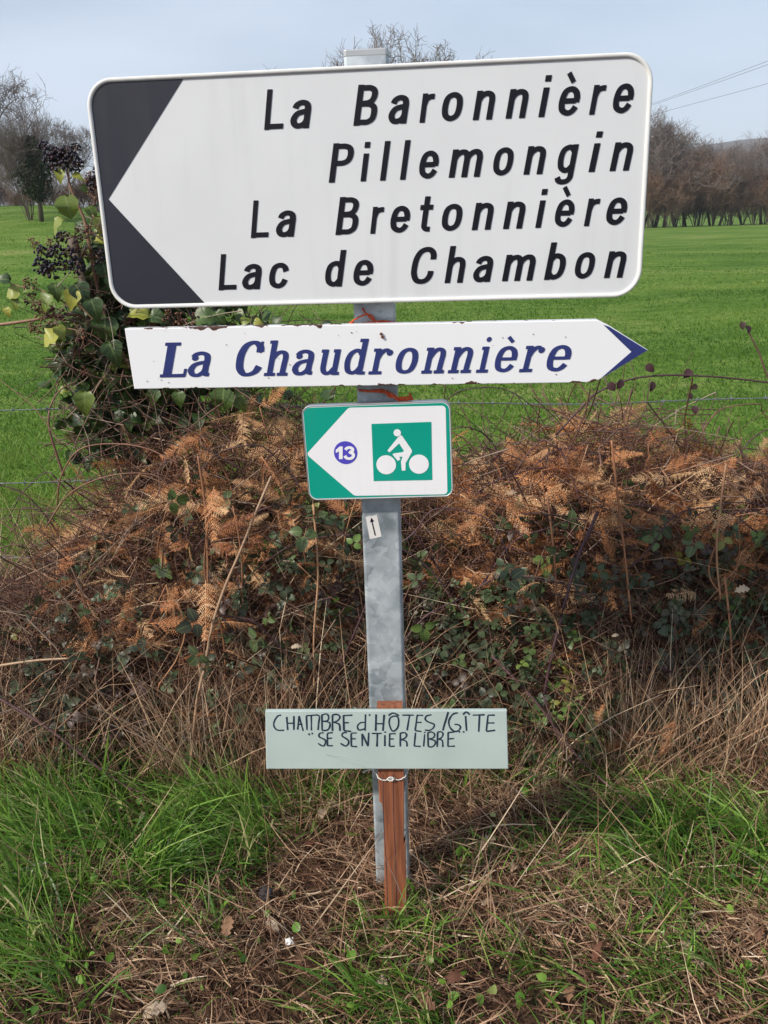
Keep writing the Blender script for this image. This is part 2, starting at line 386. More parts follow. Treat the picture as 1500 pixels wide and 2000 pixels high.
M['twigs_far'] = veg('far_twigs', [(0, (0.075, 0.062, 0.06)), (1, (0.19, 0.155, 0.14))], 0.8, 0, 0.6)
M['brush_far'] = veg('far_brush', [(0, (0.08, 0.05, 0.036)), (1, (0.23, 0.145, 0.10))], 0.8, 0, 0.6)
M['evergreen'] = veg('evergreen', [(0, (0.012, 0.028, 0.012)), (1, (0.05, 0.075, 0.025))], 0.6, 0.1, 0.3)

# ground: dark leaf mould on the verge, pasture beyond the fence
m, t, p = new_mat('ground'); M['ground'] = m
g = t.nodes.new('ShaderNodeNewGeometry'); sx = t.nodes.new('ShaderNodeSeparateXYZ'); t.links.new(g.outputs['Position'], sx.inputs[0])
def tnoise(scale, det=5, vec=None):
    n = t.nodes.new('ShaderNodeTexNoise'); n.inputs['Scale'].default_value = scale; n.inputs['Detail'].default_value = det
    t.links.new(vec if vec is not None else g.outputs['Position'], n.inputs[0]); return n.outputs[0]
def tramp(src, stops):
    r = t.nodes.new('ShaderNodeValToRGB'); e = r.color_ramp.elements
    while len(e) < len(stops): e.new(0.5)
    for i, (pos, col) in enumerate(stops): e[i].position = pos; e[i].color = tuple(col) + (1,)
    t.links.new(src, r.inputs[0]); return r.outputs[0]
soil = tramp(tnoise(35), [(0.3, (0.016, 0.01, 0.007)), (0.7, (0.075, 0.042, 0.026))])
mpf = t.nodes.new('ShaderNodeMapping'); mpf.inputs['Scale'].default_value = (0.45, 1.0, 1.0); t.links.new(g.outputs['Position'], mpf.inputs[0])
fa = tnoise(0.22, 6, mpf.outputs[0]); fb = tnoise(7.0, 6); fc = tnoise(1.3, 5, mpf.outputs[0])
fm = MN(t, 'ADD', MN(t, 'ADD', MN(t, 'MULTIPLY', fa, 0.45), MN(t, 'MULTIPLY', fb, 0.35)), MN(t, 'MULTIPLY', fc, 0.3))
pasture = tramp(fm, [(0.38, (0.034, 0.078, 0.008)), (0.5, (0.07, 0.14, 0.016)), (0.6, (0.12, 0.19, 0.032)), (0.72, (0.22, 0.22, 0.08))])
mr = t.nodes.new('ShaderNodeMapRange'); mr.inputs['From Min'].default_value = 1.3; mr.inputs['From Max'].default_value = 1.9
t.links.new(MN(t, 'ADD', sx.outputs['Y'], MN(t, 'MULTIPLY', tnoise(3), 0.5)), mr.inputs[0])
mg = t.nodes.new('ShaderNodeMix'); mg.data_type = 'RGBA'; t.links.new(mr.outputs[0], mg.inputs[0]); t.links.new(soil, mg.inputs[6]); t.links.new(pasture, mg.inputs[7])
t.links.new(mg.outputs[2], p.inputs['Base Color']); p.inputs['Roughness'].default_value = 0.9; p.inputs['Specular IOR Level'].default_value = 0.1
bu = t.nodes.new('ShaderNodeBump'); bu.inputs['Strength'].default_value = 0.8; bu.inputs['Distance'].default_value = 0.06
t.links.new(MN(t, 'ADD', fb, tnoise(25, 3)), bu.inputs['Height']); t.links.new(bu.outputs[0], p.inputs['Normal'])
M['hill'] = paint('hill_wood', (0.09, 0.075, 0.06), 0.95, 0.05, 0.5, scale=0.03)

# ------------------------------------------------------------------ terrain
def terrain(x, y):
    x = np.asarray(x, float); y = np.asarray(y, float)
    d = y + 1.74
    u = -x / np.maximum(d, 3.0)
    z = 0.8 * sstep(15, 125, d) + 0.024 * np.maximum(d - 125, 0) * sstep(125, 180, d)
    s = sstep(0.10, 0.36, u)
    z = z + s * (0.105 * (np.sqrt((np.maximum(d - 20, -30)) ** 2 + 16) + (d - 20)) * 0.5) * (1 - 0.45 * sstep(45, 75, d))
    z = np.where(u > 0, np.minimum(z, 0.8 + 0.024 * np.maximum(d - 125, 0) + s * 4.6), z)
    z = z + 0.10 * sstep(0.35, 0.8, y) * (1 - sstep(1.5, 2.4, y))              # low hedge bank
    z = z + 0.03 * (vnoise(x * 1.7 + 9, y * 1.7, 3) - 0.5) * sstep(0.3, 0.6, np.abs(y) + np.abs(x) * 0.5)
    z = z + 0.12 * (vnoise(x * 0.25 + 5, y * 0.25 + 3, 4) - 0.5) * sstep(5, 12, y)
    return z
xs = np.concatenate([-np.geomspace(700, 2.2, 60), np.linspace(-2.1, 2.1, 43), np.geomspace(2.2, 700, 60)])
ys = np.concatenate([-np.geomspace(200, 2.1, 14), np.linspace(-2.0, 3.0, 51), np.geomspace(3.15, 900, 90)])
X, Y = np.meshgrid(xs, ys)
V = np.stack([X, Y, terrain(X, Y)], -1).reshape(-1, 3)
nx, ny = len(xs), len(ys)
ii = (np.arange(ny - 1)[:, None] * nx + np.arange(nx - 1)[None]).ravel()
F = np.stack([ii, ii + 1, ii + nx + 1, ii + nx], -1)
ground = tag(link('ground', mesh_np('ground', V, [F], smooth=True), M['ground']), kind='structure')
# far wooded ridge
hx = np.linspace(-2600, 2600, 120); rows = []
for k, (yy, f) in enumerate(((900, 0.0), (1250, 0.75), (1500, 1.0), (1900, 0.6))):
    hz = 20 + f * (0.45 + .55 * sstep(-500, 350, hx)) * (64 + 30 * vnoise(hx / 420 + 3.3, hx * 0, 7) + 5 * vnoise(hx / 30, hx * 0 + 2, 8)) + f * 14 * sstep(100, 700, hx)
    rows.append(np.stack([hx, np.full_like(hx, yy), hz], -1))
V = np.concatenate(rows); nh = len(hx)
ii = (np.arange(3)[:, None] * nh + np.arange(nh - 1)[None]).ravel()
hills = tag(link('hills', mesh_np('hills', V, [np.stack([ii, ii + 1, ii + nh + 1, ii + nh], -1)], smooth=True), M['hill']), kind='structure')

# ------------------------------------------------------------------ post and signs
PSI = math.radians(5.5)
U = np.array([math.cos(PSI), -math.sin(PSI), 0.0]); N = np.array([-math.sin(PSI), -math.cos(PSI), 0.0]); UP = np.array([0, 0, 1.0])
P0 = at_y(745, 1000, 0.0); P0[2] = 0
class Plane:
    """a sign's own flat frame: origin, right, up, out"""
    def __init__(s, origin, right, up):
        s.o = np.array(origin, float); s.r = unit(np.array(right, float)); s.u = unit(np.array(up, float)); s.n = np.cross(s.r, s.u)
    def px(s, x, y):
        q = on_plane(x, y, s.o, s.n) - s.o; return np.array([np.dot(q, s.r), np.dot(q, s.u)])
    def mw(s):
        m = Matrix.Identity(4)
        for i, a in enumerate((s.r, s.u, s.n)):
            for j in range(3): m[j][i] = a[j]
        for j in range(3): m[j][3] = s.o[j]
        return m
def rounded(x0, y0, x1, y1, r, n=10):
    pts = []
    for cx, cy, a0 in ((x1 - r, y1 - r, 0), (x0 + r, y1 - r, 90), (x0 + r, y0 + r, 180), (x1 - r, y0 + r, 270)):
        for k in range(n + 1):
            a = math.radians(a0 + 90 * k / n); pts.append((cx + r * math.cos(a), cy + r * math.sin(a)))
    return pts
def slab(name, outline, z0, z1, mat, parent, bevel=0.0):
    bm = bmesh.new()
    vs = [bm.verts.new((x, y, z1)) for x, y in outline]; f = bm.faces.new(vs)
    ret = bmesh.ops.extrude_face_region(bm, geom=[f])
    for v in ret['geom']:
        if isinstance(v, bmesh.types.BMVert): v.co.z = z0
    bmesh.ops.recalc_face_normals(bm, faces=bm.faces)
    if bevel:
        ed = [e for e in bm.edges if abs(e.verts[0].co.z - e.verts[1].co.z) < 1e-6]
        bmesh.ops.bevel(bm, geom=ed, offset=bevel, segments=2, affect='EDGES', profile=0.5)
    me = bpy.data.meshes.new(name); bm.to_mesh(me); bm.free()
    return link(name, me, mat, parent)
def flat(name, polys, z, mat, parent, dz=0.00006):
    bm = bmesh.new()
    for i, po in enumerate(polys):
        vs = [bm.verts.new((x, y, z + dz * i)) for x, y in po]
        f = bm.faces.new(vs)
        f.normal_update()
        if f.normal.z < 0: f.normal_flip()
    me = bpy.data.meshes.new(name); bm.to_mesh(me); bm.free()
    return link(name, me, mat, parent)
def ring(name, outer, inner, z0, z1, mat, parent):
    bm = bmesh.new(); n = len(outer)
    L = []
    for pts, z in ((outer, z0), (outer, z1 - 0.0015), ([(a[0] * 0.75 + b[0] * 0.25, a[1] * 0.75 + b[1] * 0.25) for a, b in zip(outer, inner)], z1), (inner, z1 - 0.0012), (inner, z0 + 0.001)):
        L.append([bm.verts.new((x, y, z)) for x, y in pts])
    for a, b in zip(L[:-1], L[1:]):
        for i in range(n): bm.faces.new((a[i], a[(i + 1) % n], b[(i + 1) % n], b[i]))
    for f in bm.faces: f.smooth = True
    me = bpy.data.meshes.new(name); bm.to_mesh(me); bm.free()
    return link(name, me, mat, parent)
def circle(c, r, n=40): return [(c[0] + r * math.cos(2 * math.pi * k / n), c[1] + r * math.sin(2 * math.pi * k / n)) for k in range(n)]

# --- lettering: strokes with butt ends
def stroke(pts, wv, wh, closed=False, taper=None):
    pts = np.asarray(pts, float); n = len(pts)
    if closed: tn = np.roll(pts, -1, 0) - np.roll(pts, 1, 0)
    else: tn = np.gradient(pts, axis=0)
    tn = unit(tn); nr = np.stack([-tn[:, 1], tn[:, 0]], -1)
    hw = 0.5 * np.sqrt((wv * tn[:, 1]) ** 2 + (wh * tn[:, 0]) ** 2)
    if taper is not None: hw = hw * taper
    a = pts + nr * hw[:, None]; b = pts - nr * hw[:, None]
    V = np.stack([a, b], 1).reshape(-1, 2)
    m = n if closed else n - 1
    F = [[2 * i, 2 * i + 1, 2 * ((i + 1) % n) + 1, 2 * ((i + 1) % n)] for i in range(m)]
    return V, np.array(F)
Sx = True
ARCH = lambda x0, x1: ([(x0, .46), (x0 + .05, .56), (x0 + .14, .628), (x0 + .23, .635), (x1 - .03, .59), (x1, .48), (x1, .36), (x1, 0)], 1, 0)
GOTHIC = {
 'L': [([(.09, 1), (.09, 0)], 0, 0), ([(.09, .08), (.56, .08)], 0, 0)],
 'P': [([(.09, 1), (.09, 0)], 0, 0), ([(.09, .92), (.22, .92), (.34, .915), (.45, .86), (.49, .72), (.45, .57), (.34, .50), (.22, .49), (.09, .49)], 1, 0)],
 'B': [([(.09, 1), (.09, 0)], 0, 0), ([(.09, .92), (.22, .92), (.33, .915), (.43, .86), (.46, .745), (.42, .62), (.33, .56), (.22, .545), (.09, .545)], 1, 0),
       ([(.09, .53), (.24, .53), (.36, .52), (.47, .45), (.50, .31), (.47, .16), (.36, .085), (.24, .08), (.09, .08)], 1, 0)],
 'C': [([(.545, .66), (.54, .78), (.47, .90), (.34, .935), (.20, .87), (.115, .70), (.09, .5), (.10, .29), (.18, .115), (.31, .065), (.44, .10), (.52, .22), (.535, .35)], 1, 0)],
 'a': [([(.10, .50), (.14, .59), (.25, .64), (.37, .60), (.41, .48), (.41, .3), (.41, 0)], 1, 0),
       ([(.41, .42), (.30, .41), (.16, .36), (.09, .22), (.14, .09), (.25, .065), (.36, .12), (.41, .22)], 1, 0)],
 'r': [([(.09, .71), (.09, 0)], 0, 0), ([(.09, .42), (.14, .56), (.24, .625), (.36, .63)], 1, 0)],
 'o': [([(.27, .645), (.13, .57), (.09, .36), (.13, .15), (.27, .07), (.41, .15), (.45, .36), (.41, .57)], 1, 1)],
 'n': [([(.09, .71), (.09, 0)], 0, 0), ARCH(.09, .43)],
 'm': [([(.09, .71), (.09, 0)], 0, 0), ARCH(.09, .41), ARCH(.41, .73)],
 'h': [([(.09, 1), (.09, 0)], 0, 0), ARCH(.09, .43)],
 'i': [([(.09, .71), (.09, 0)], 0, 0), ([(.09, 1.0), (.09, .85)], 0, 0)],
 'l': [([(.09, 1), (.09, 0)], 0, 0)],
 'e': [([(.10, .36), (.44, .36)], 0, 0), ([(.44, .32), (.445, .44), (.39, .58), (.27, .645), (.14, .58), (.09, .36), (.13, .15), (.27, .07), (.38, .11), (.45, .22)], 1, 0)],
 't': [([(.17, .93), (.17, .25), (.19, .12), (.26, .075), (.35, .075)], 1, 0), ([(.0, .645), (.36, .645)], 0, 0)],
 'c': [([(.45, .47), (.40, .59), (.28, .645), (.14, .58), (.09, .36), (.13, .15), (.27, .07), (.39, .12), (.45, .25)], 1, 0)],
 'd': [([(.43, 1), (.43, 0)], 0, 0), ([(.43, .52), (.35, .62), (.25, .64), (.13, .56), (.09, .36), (.13, .15), (.25, .07), (.35, .10), (.43, .2)], 1, 0)],
 'b': [([(.09, 1), (.09, 0)], 0, 0), ([(.09, .52), (.17, .62), (.27, .64), (.39, .56), (.43, .36), (.39, .15), (.27, .07), (.17, .10), (.09, .2)], 1, 0)],
 'g': [([(.43, .71), (.43, 0), (.42, -.12), (.35, -.20), (.24, -.22), (.13, -.19), (.08, -.10)], 1, 0), ([(.43, .52), (.35, .62), (.25, .64), (.13, .56), (.09, .36), (.13, .15), (.25, .07), (.35, .10), (.43, .2)], 1, 0)],
}
GOTHIC['è'] = GOTHIC['e'] + [([(.13, 1.03), (.29, .80)], 0, 0, 'accent')]
def slabs(*bars): return [([(a, y), (b, y)], 0, 0, 'bar') for a, b, y in bars]
SLAB = {
 'L': [([(.20, 1), (.20, 0)], 0, 0, 'fat'), ([(.30, .05), (.50, .05), (.63, .06)], 0, 0, 'bar'), ([(.60, .02), (.61, .24)], 0, 0, 'thin')] + slabs((.04, .40, .955), (.04, .62, .045)),
 'C': [([(.60, .68), (.58, .83), (.47, .94), (.35, .95), (.21, .86), (.12, .66), (.10, .45), (.13, .22), (.25, .065), (.40, .05), (.55, .13), (.63, .28)], 1, 0, 'fat'), ([(.62, .98), (.61, .66)], 0, 0, 'thin')],
 'h': [([(.14, 1), (.14, 0)], 0, 0, 'stem'), ([(.14, .46), (.22, .60), (.33, .67), (.44, .64), (.48, .52), (.47, .3), (.46, 0)], 1, 0, 'stem')] + slabs((.02, .2, .96), (.0, .28, .04), (.33, .60, .04)),
 'a': [([(.10, .56), (.16, .65), (.28, .68), (.40, .62), (.43, .48), (.42, .25), (.44, .08), (.53, .06)], 1, 0, 'stem'),
       ([(.42, .42), (.28, .40), (.15, .34), (.09, .2), (.15, .07), (.27, .05), (.38, .13), (.42, .22)], 1, 0, 'stem'), ('dot', (.14, .54), .075)],
 'u': [([(.14, .72), (.13, .40), (.14, .16), (.22, .05), (.33, .07), (.42, .18)], 1, 0, 'stem'), ([(.45, .72), (.45, 0)], 0, 0, 'stem')] + slabs((.02, .18, .68), (.34, .5, .68), (.40, .58, .04)),
 'd': [([(.46, 1), (.46, 0)], 0, 0, 'stem'), ([(.46, .52), (.38, .64), (.28, .68), (.15, .58), (.10, .36), (.15, .12), (.27, .05), (.38, .10), (.46, .22)], 1, 0, 'stem')] + slabs((.32, .5, .96), (.44, .60, .04)),
 'r': [([(.16, .72), (.16, 0)], 0, 0, 'stem'), ([(.16, .42), (.22, .57), (.33, .67), (.43, .66)], 1, 0, 'stem'), ('dot', (.46, .60), .085)] + slabs((.03, .2, .68), (.0, .34, .04)),
 'o': [([(.29, .68), (.15, .60), (.10, .36), (.15, .12), (.29, .05), (.43, .12), (.48, .36), (.43, .60)], 1, 1, 'stem')],
 'n': [([(.14, .72), (.14, 0)], 0, 0, 'stem'), ([(.14, .42), (.22, .58), (.33, .67), (.44, .64), (.48, .52), (.47, .3), (.46, 0)], 1, 0, 'stem')] + slabs((.02, .18, .68), (.0, .28, .04), (.33, .60, .04)),
 'i': [([(.16, .72), (.16, 0)], 0, 0, 'stem'), ('dot', (.17, .92), .07)] + slabs((.03, .2, .68), (.0, .33, .04)),
 'e': [([(.11, .37), (.47, .37)], 0, 0, 'bar'), ([(.48, .33), (.48, .48), (.42, .62), (.29, .68), (.15, .60), (.10, .36), (.15, .12), (.29, .05), (.40, .09), (.48, .20)], 1, 0, 'stem')],
}
SLAB['è'] = SLAB['e'] + [([(.22, .98), (.36, .83)], 0, 0, 'bar')]
WID = {'fat': (.20, .10), 'stem': (.145, .10), 'bar': (.09, .09), 'thin': (.07, .07), 'accent': (.115, .115)}
def glyph(ch, font, slant, cap):
    """2D verts/faces for one letter, in metres before fitting"""
    Vs, Fs, n, lay = [], [], 0, []
    for i, s in enumerate(font[ch]):
        if s[0] == 'dot':
            V = np.array([s[1]] + circle(s[1], s[2], 20)); F = np.array([[0, k, k % 20 + 1, 0] for k in range(1, 21)])
        else:
            wv, wh = WID[s[3]] if len(s) > 3 else (.152, .132)
            pts = spline(s[0], 7, bool(s[2])) if s[1] else np.array(s[0], float)
            V, F = stroke(pts, wv, wh, bool(s[2]))
        Vs.append(V); Fs.append(F + n); n += len(V); lay += [i] * len(V)
    V = np.concatenate(Vs); V[:, 0] += V[:, 1] * slant; V = V * cap
    return V, Fs, np.array(lay)
def write_line(plane, parent, letters, base_l, base_r, cap, font, slant, mat, z, cap_px):
    """letters: (char, left px, right px); base_l/base_r = (px, py) of two baseline points"""
    for k, (ch, xl, xr) in enumerate(letters):
        V, Fs, lay = glyph(ch, font, slant, cap)
        by = lambda x: base_l[1] + (x - base_l[0]) / (base_r[0] - base_l[0]) * (base_r[1] - base_l[1])
        a = plane.px(xl, by(xl)); b = plane.px(xr, by(xr) - cap_px * 0.5)
        x0, x1 = V[:, 0].min(), V[:, 0].max()
        V2 = V.copy(); V2[:, 0] = a[0] + (V[:, 0] - x0) / (x1 - x0) * (b[0] - a[0])
        ul = plane.px(*base_l); ur = plane.px(*base_r)
        V2[:, 1] += ul[1] + (0.5 * (a[0] + b[0]) - ul[0]) / (ur[0] - ul[0]) * (ur[1] - ul[1])
        bm = bmesh.new(); vs = [bm.verts.new((v[0], v[1], z + 0.00005 * l)) for v, l in zip(V2, lay)]
        for F in Fs:
            for f in F:
                idx = list(dict.fromkeys(f.tolist()))
                try: fc = bm.faces.new([vs[i] for i in idx])
                except ValueError: continue
                fc.normal_update()
                if fc.normal.z < 0: fc.normal_flip()
        me = bpy.data.meshes.new('letter'); bm.to_mesh(me); bm.free()
        link('letter', me, mat, parent)

# --- the galvanised post
post = thing('sign_post', 'galvanised rectangular steel post carrying the stacked road signs', 'post', mw=Plane(P0, U, UP).mw())
po = rounded(-.04, -.02, .04, .02, .006, 4)
bm = bmesh.new(); inn = rounded(-.0375, -.0175, .0375, .0175, .004, 4)
rings_ = []
for z in (-0.35, 1.802): rings_.append([bm.verts.new((x, z, -y)) for x, y in po])
rings_.append([bm.verts.new((x, 1.802, -y)) for x, y in inn]); rings_.append([bm.verts.new((x, 1.3, -y)) for x, y in inn])
for a, b in zip(rings_[:-1], rings_[1:]):
    for i in range(len(a)): bm.faces.new((a[i], a[(i + 1) % len(a)], b[(i + 1) % len(a)], b[i]))
bmesh.ops.recalc_face_normals(bm, faces=bm.faces)
me = bpy.data.meshes.new('shaft'); bm.to_mesh(me); bm.free(); link('shaft', me, M['galv'], post)
slab('cap', [(x * 1.02, y * 1.03) for x, y in po], 0, 0.012, M['alu'], post, 0.002).matrix_local = Matrix.Translation((0, 1.796, 0)) @ Matrix.Rotation(-math.pi / 2, 4, 'X')

# --- sticker with the arrow on the post
pl = Plane(P0 + N * 0.0206 + UP * 0.9, U, UP)
stk = thing('paper_sticker', 'small white paper sticker with black arrow stuck on the post', 'sticker', mw=pl.mw())
Z5 = lambda x, y: (560 + x / 4.1667, 760 + y / 4.1667)
flat('paper', [[pl.px(*Z5(*q)) for q in ((642, 1040), (735, 1024), (773, 1200), (676, 1222))]], 0, M['paper'], stk)
flat('arrow', [[pl.px(*Z5(*q)) for q in ((689, 1078), (698, 1076), (726, 1190), (716, 1192))], [pl.px(*Z5(*q)) for q in ((678, 1084), (688, 1045), (712, 1075))]], 0.0004, M['letter_black'], stk)

# --- big white direction panel
pl = Plane(P0 + N * 0.062 + UP * 1.573, U, UP)
big = thing('direction_sign', 'large white direction sign with black left arrow and four place names', 'sign', mw=pl.mw())
W2, H2, R2 = 0.4985, 0.2015, 0.049
cx = 0.5 * (pl.px(172, 300)[0] * 0 - 0.503 + 0.494)
rr = lambda ins: rounded(cx - W2 + ins, -H2 + ins, cx + W2 - ins, H2 - ins, R2 - ins, 12)
slab('panel', rr(0.004), -0.022, 0.0, M['sign_white'], big)
ring('rim', rr(0.0), rr(0.0075), -0.026, 0.0035, M['sign_rim'], big)
# black arrow field, following the rim
o = np.array(rr(0.0077)); tip = pl.px(212, 389); tp = pl.px(358, 153); bp = pl.px(400, 598)
left = [tuple(q) for q in o if q[0] < cx - 0.3]
left = [(tp[0], H2 - 0.0077)] + left + [(bp[0], -H2 + 0.0077), tuple(tip)]
flat('arrow', [left], 0.0006, M['sign_black'], big)
L1 = [('L', 516, 552), ('a', 568, 608), ('B', 690, 739), ('a', 759, 799), ('r', 819, 850), ('o', 863, 904), ('n', 923, 967), ('n', 987, 1032), ('i', 1051, 1077), ('è', 1090, 1133), ('r', 1150, 1184), ('e', 1196, 1238)]
L2 = [('P', 642, 692), ('i', 704, 725), ('l', 742, 764), ('l', 781, 803), ('e', 819, 857), ('m', 876, 943), ('o', 963, 1003), ('n', 1022, 1066), ('g', 1083, 1130), ('i', 1149, 1176), ('n', 1190, 1236)]
L3 = [('L', 490, 523), ('a', 540, 578), ('B', 655, 702), ('r', 723, 751), ('e', 763, 801), ('t', 821, 847), ('o', 863, 903), ('n', 921, 964), ('n', 982, 1026), ('i', 1045, 1069), ('è', 1083, 1122), ('r', 1140, 1172), ('e', 1183, 1225)]
L4 = [('L', 427, 460), ('a', 474, 511), ('c', 527, 564), ('d', 636, 678), ('e', 691, 729), ('C', 803, 853), ('h', 868, 909), ('a', 924, 963), ('m', 980, 1046), ('b', 1062, 1105), ('o', 1122, 1162), ('n', 1179, 1223)]
for L_, bl, br in ((L1, (516, 254), (1200, 222)), (L2, (642, 357), (1200, 334)), (L3, (490, 465), (1190, 440)), (L4, (427, 567), (1182, 543))):
    write_line(pl, big, L_, bl, br, 0.0655, GOTHIC, 0.17, M['letter_black'], 0.0009, 72)
for v in (-0.11, 0.11):                                                     # rails and clamps at the back
    slab('rail', [(cx - .46, v - .018), (cx + .46, v - .018), (cx + .46, v + .018), (cx - .46, v + .018)], -0.041, -0.023, M['alu'], big)
    slab('clamp', [(-.05, v - .015), (.05, v - .015), (.05, v + .015), (-.05, v + .015)], -0.092, -0.083, M['galv'], big)

# --- pointed enamel sign
pl = Plane(P0 + N * 0.07 + UP * 1.275, U, UP)
ena = thing('pointed_sign', 'white enamel sign pointing right with navy lettering and rusty edges', 'sign', mw=pl.mw())
q = [pl.px(*a) for a in ((243, 642), (1168, 625), (1190, 636), (1266, 684), (1172, 741), (1156, 747), (262, 760))]
slab('panel', q, -0.028, 0, M['enamel'], ena, 0.0015)
flat('arrow_tip', [[pl.px(*a) for a in ((1178, 634), (1190, 638), (1264.5, 684), (1173, 739), (1233, 687))]], 0.0005, M['navy'], ena)
T = [('L', 312, 364), ('a', 368, 412), ('C', 462, 518), ('h', 515, 564), ('a', 571, 614), ('u', 626, 667), ('d', 673, 722), ('r', 719, 768), ('o', 773, 817), ('n', 822, 871), ('n', 874, 924), ('i', 929, 960), ('è', 966, 1011), ('r', 1013, 1064), ('e', 1067, 1116)]
write_line(pl, ena, T, (312, 737), (1100, 725), 0.0672, SLAB, 0.22, M['navy'], 0.0008, 70)
for a in ((744.5, 652), (747, 658)):
    c_ = pl.px(*a); slab('bolt', circle(c_, 0.0026, 10), 0.0, 0.004, M['rust'], ena)
rs = random.Random(4)
for _ in range(26):                                                         # chips in the enamel
    c_ = pl.px(rs.uniform(270, 1150), rs.uniform(640, 750)); r_ = rs.uniform(0.0006, 0.0015)
    flat('chip', [[(c_[0] + r_ * rs.uniform(.5, 1.2) * math.cos(k), c_[1] + r_ * rs.uniform(.5, 1.2) * math.sin(k)) for k in range(6)]], 0.0012, M['rust'], ena)
slab('clamp', [(-.05, -.02), (.05, -.02), (.05, .02), (-.05, .02)], -0.05, -0.029, M['galv'], ena)

# --- cycle route panel
tilt = math.radians(1.4)
pl = Plane(P0 + N * 0.048 + UP * 1.081, U * math.cos(tilt) + UP * math.sin(tilt), UP * math.cos(tilt) - U * math.sin(tilt))
cyc = thing('cycle_route_sign', 'green and white cycle route sign with cyclist and number 13', 'sign', mw=pl.mw())
c0 = 0.25 * sum(pl.px(*a) for a in ((590, 795), (882, 782), (882, 969), (603, 977)))
rr = lambda ins: rounded(c0[0] - .1475 + ins, c0[1] - .0975 + ins, c0[0] + .1475 - ins, c0[1] + .0975 - ins, .018 - ins, 8)
slab('panel', rr(0.001), -0.020, 0, M['cycle_white'], cyc)
ring('rim', rr(0.0), rr(0.0022), -0.021, 0.0015, M['alu'], cyc)
flat('green_field', [rr(0.0034)], 0.0005, M['green'], cyc)
z5 = lambda x, y: tuple(pl.px(560 + x / 4.1667, 760 + y / 4.1667))
flat('arrow', [[z5(*a) for a in ((515, 150), (1262, 134), (1282, 139), (1294, 157), (1308, 830), (1299, 848), (1281, 855), (565, 867), (546, 862), (182, 548), (172, 535), (172, 520), (180, 508), (495, 160))]], 0.0009, M['cycle_white'], cyc)
flat('cyclist_square', [[z5(*a) for a in ((690, 282), (1177, 265), (1185, 738), (708, 747))]], 0.0013, M['green'], cyc)
sc5 = 0.295 / 1210
fig = flat('cyclist', [[z5(*a) for a in ((903, 395), (928, 372), (940, 380), (1016, 490), (1020, 508), (985, 572), (968, 600), (967, 660), (937, 662), (930, 588), (944, 549), (917, 548), (926, 570), (905, 583), (863, 532), (868, 522), (945, 511), (954, 500), (915, 440), (840, 512), (822, 502), (824, 492))],
            circle(z5(810, 614), 81 * sc5), circle(z5(1076, 609), 81 * sc5), circle(z5(900, 354), 30 * sc5)], 0.0017, M['cycle_white'], cyc)
flat('number_disc', [circle(z5(480, 516), 97 * sc5)], 0.0013, M['violet'], cyc)
polys = [[z5(*a) for a in ((432, 465), (456, 465), (456, 568), (426, 568), (426, 505), (400, 518), (400, 493))]]
V3, F3_ = stroke(spline([(478, 492), (492, 478), (515, 474), (535, 484), (535, 502), (515, 513), (538, 522), (543, 543), (528, 560), (503, 563), (484, 555), (474, 540)], 4), 27, 22)
polys += [[z5(*V3[i]) for i in f] for f in F3_]
flat('digits', polys, 0.0017, M['cycle_white'], cyc, 0.00001)
slab('clamp', [(-.05, -.015), (.05, -.015), (.05, .015), (-.05, .015)], -0.028, -0.0215, M['galv'], cyc)

# --- wooden stake with hand-lettered board
base = at_z(773, 1798, 0.0); top = at_y(758, 1380, 0.0)
BT = P0 + N * 0.075
s2 = math.radians(1.5)
r2 = np.array([math.cos(s2), -math.sin(s2), 0]); r2 = r2 + np.array([0, 0, 0.004])
bplane = np.array([base[0], base[1], 0.0])
topd = on_plane(762, 1386, BT, N)
upv = topd - bplane
pl = Plane(bplane + np.array([0, 0, 0.0]), r2 - unit(upv) * np.dot(r2, unit(upv)), upv)
pl.o = bplane
hand = thing('wooden_stake_sign', 'hand-lettered pale green board nailed to a reddish wooden stake', 'sign', mw=pl.mw())
q = [pl.px(*a) for a in ((737, 1384), (783, 1384), (795, 1796), (752, 1792))]
bl_, br_ = pl.px(752, 1790), pl.px(795, 1794); tl_, tr_ = pl.px(736, 1379), pl.px(786, 1378)
hl = pl.px(746, 1570)
stake_out = [(bl_[0], -0.16), (0.5 * (bl_[0] + br_[0]), -0.24), (br_[0], -0.16), (br_[0], 0.02), tuple(pl.px(792, 1640)), tuple(pl.px(789, 1650)), tuple(pl.px(789, 1505)), (tr_[0], tr_[1]), (tl_[0], tl_[1]),
             tuple(pl.px(738, 1505)), tuple(pl.px(741, 1566)), tuple(pl.px(746, 1570)), tuple(pl.px(749, 1600)), (bl_[0], 0.02)]
st = slab('stake', stake_out, -0.028, 0, M['stake'], hand, 0.0012)
for xa, xb in ((748, 757), (768, 774)):                                     # splits along the grain
    V, F = stroke(spline([pl.px(xa, 1512), pl.px(xa + 1, 1600), pl.px((xa + xb) / 2 + 2, 1690), pl.px(xb, 1780)], 6), 0.0012, 0.0012)
    flat('crack', [[tuple(V[i]) for i in f] for f in F], 0.0004, M['marker'], st, 0.0)
plb = Plane(pl.o + pl.n * 0.013, pl.r, pl.u)
bq = [plb.px(*a) for a in ((518, 1389), (990, 1388), (993, 1502), (520, 1502))]
brd = slab('board', [tuple(v) for v in bq], 0.0003, 0.013, M['board'], hand, 0.0015)
A_ = lambda L: [[(510 + x / 6, 1380 + y / 6) for x, y in s] for s in L]
B_ = lambda L: [[(750 + x / 6, 1380 + y / 6) for x, y in s] for s in L]
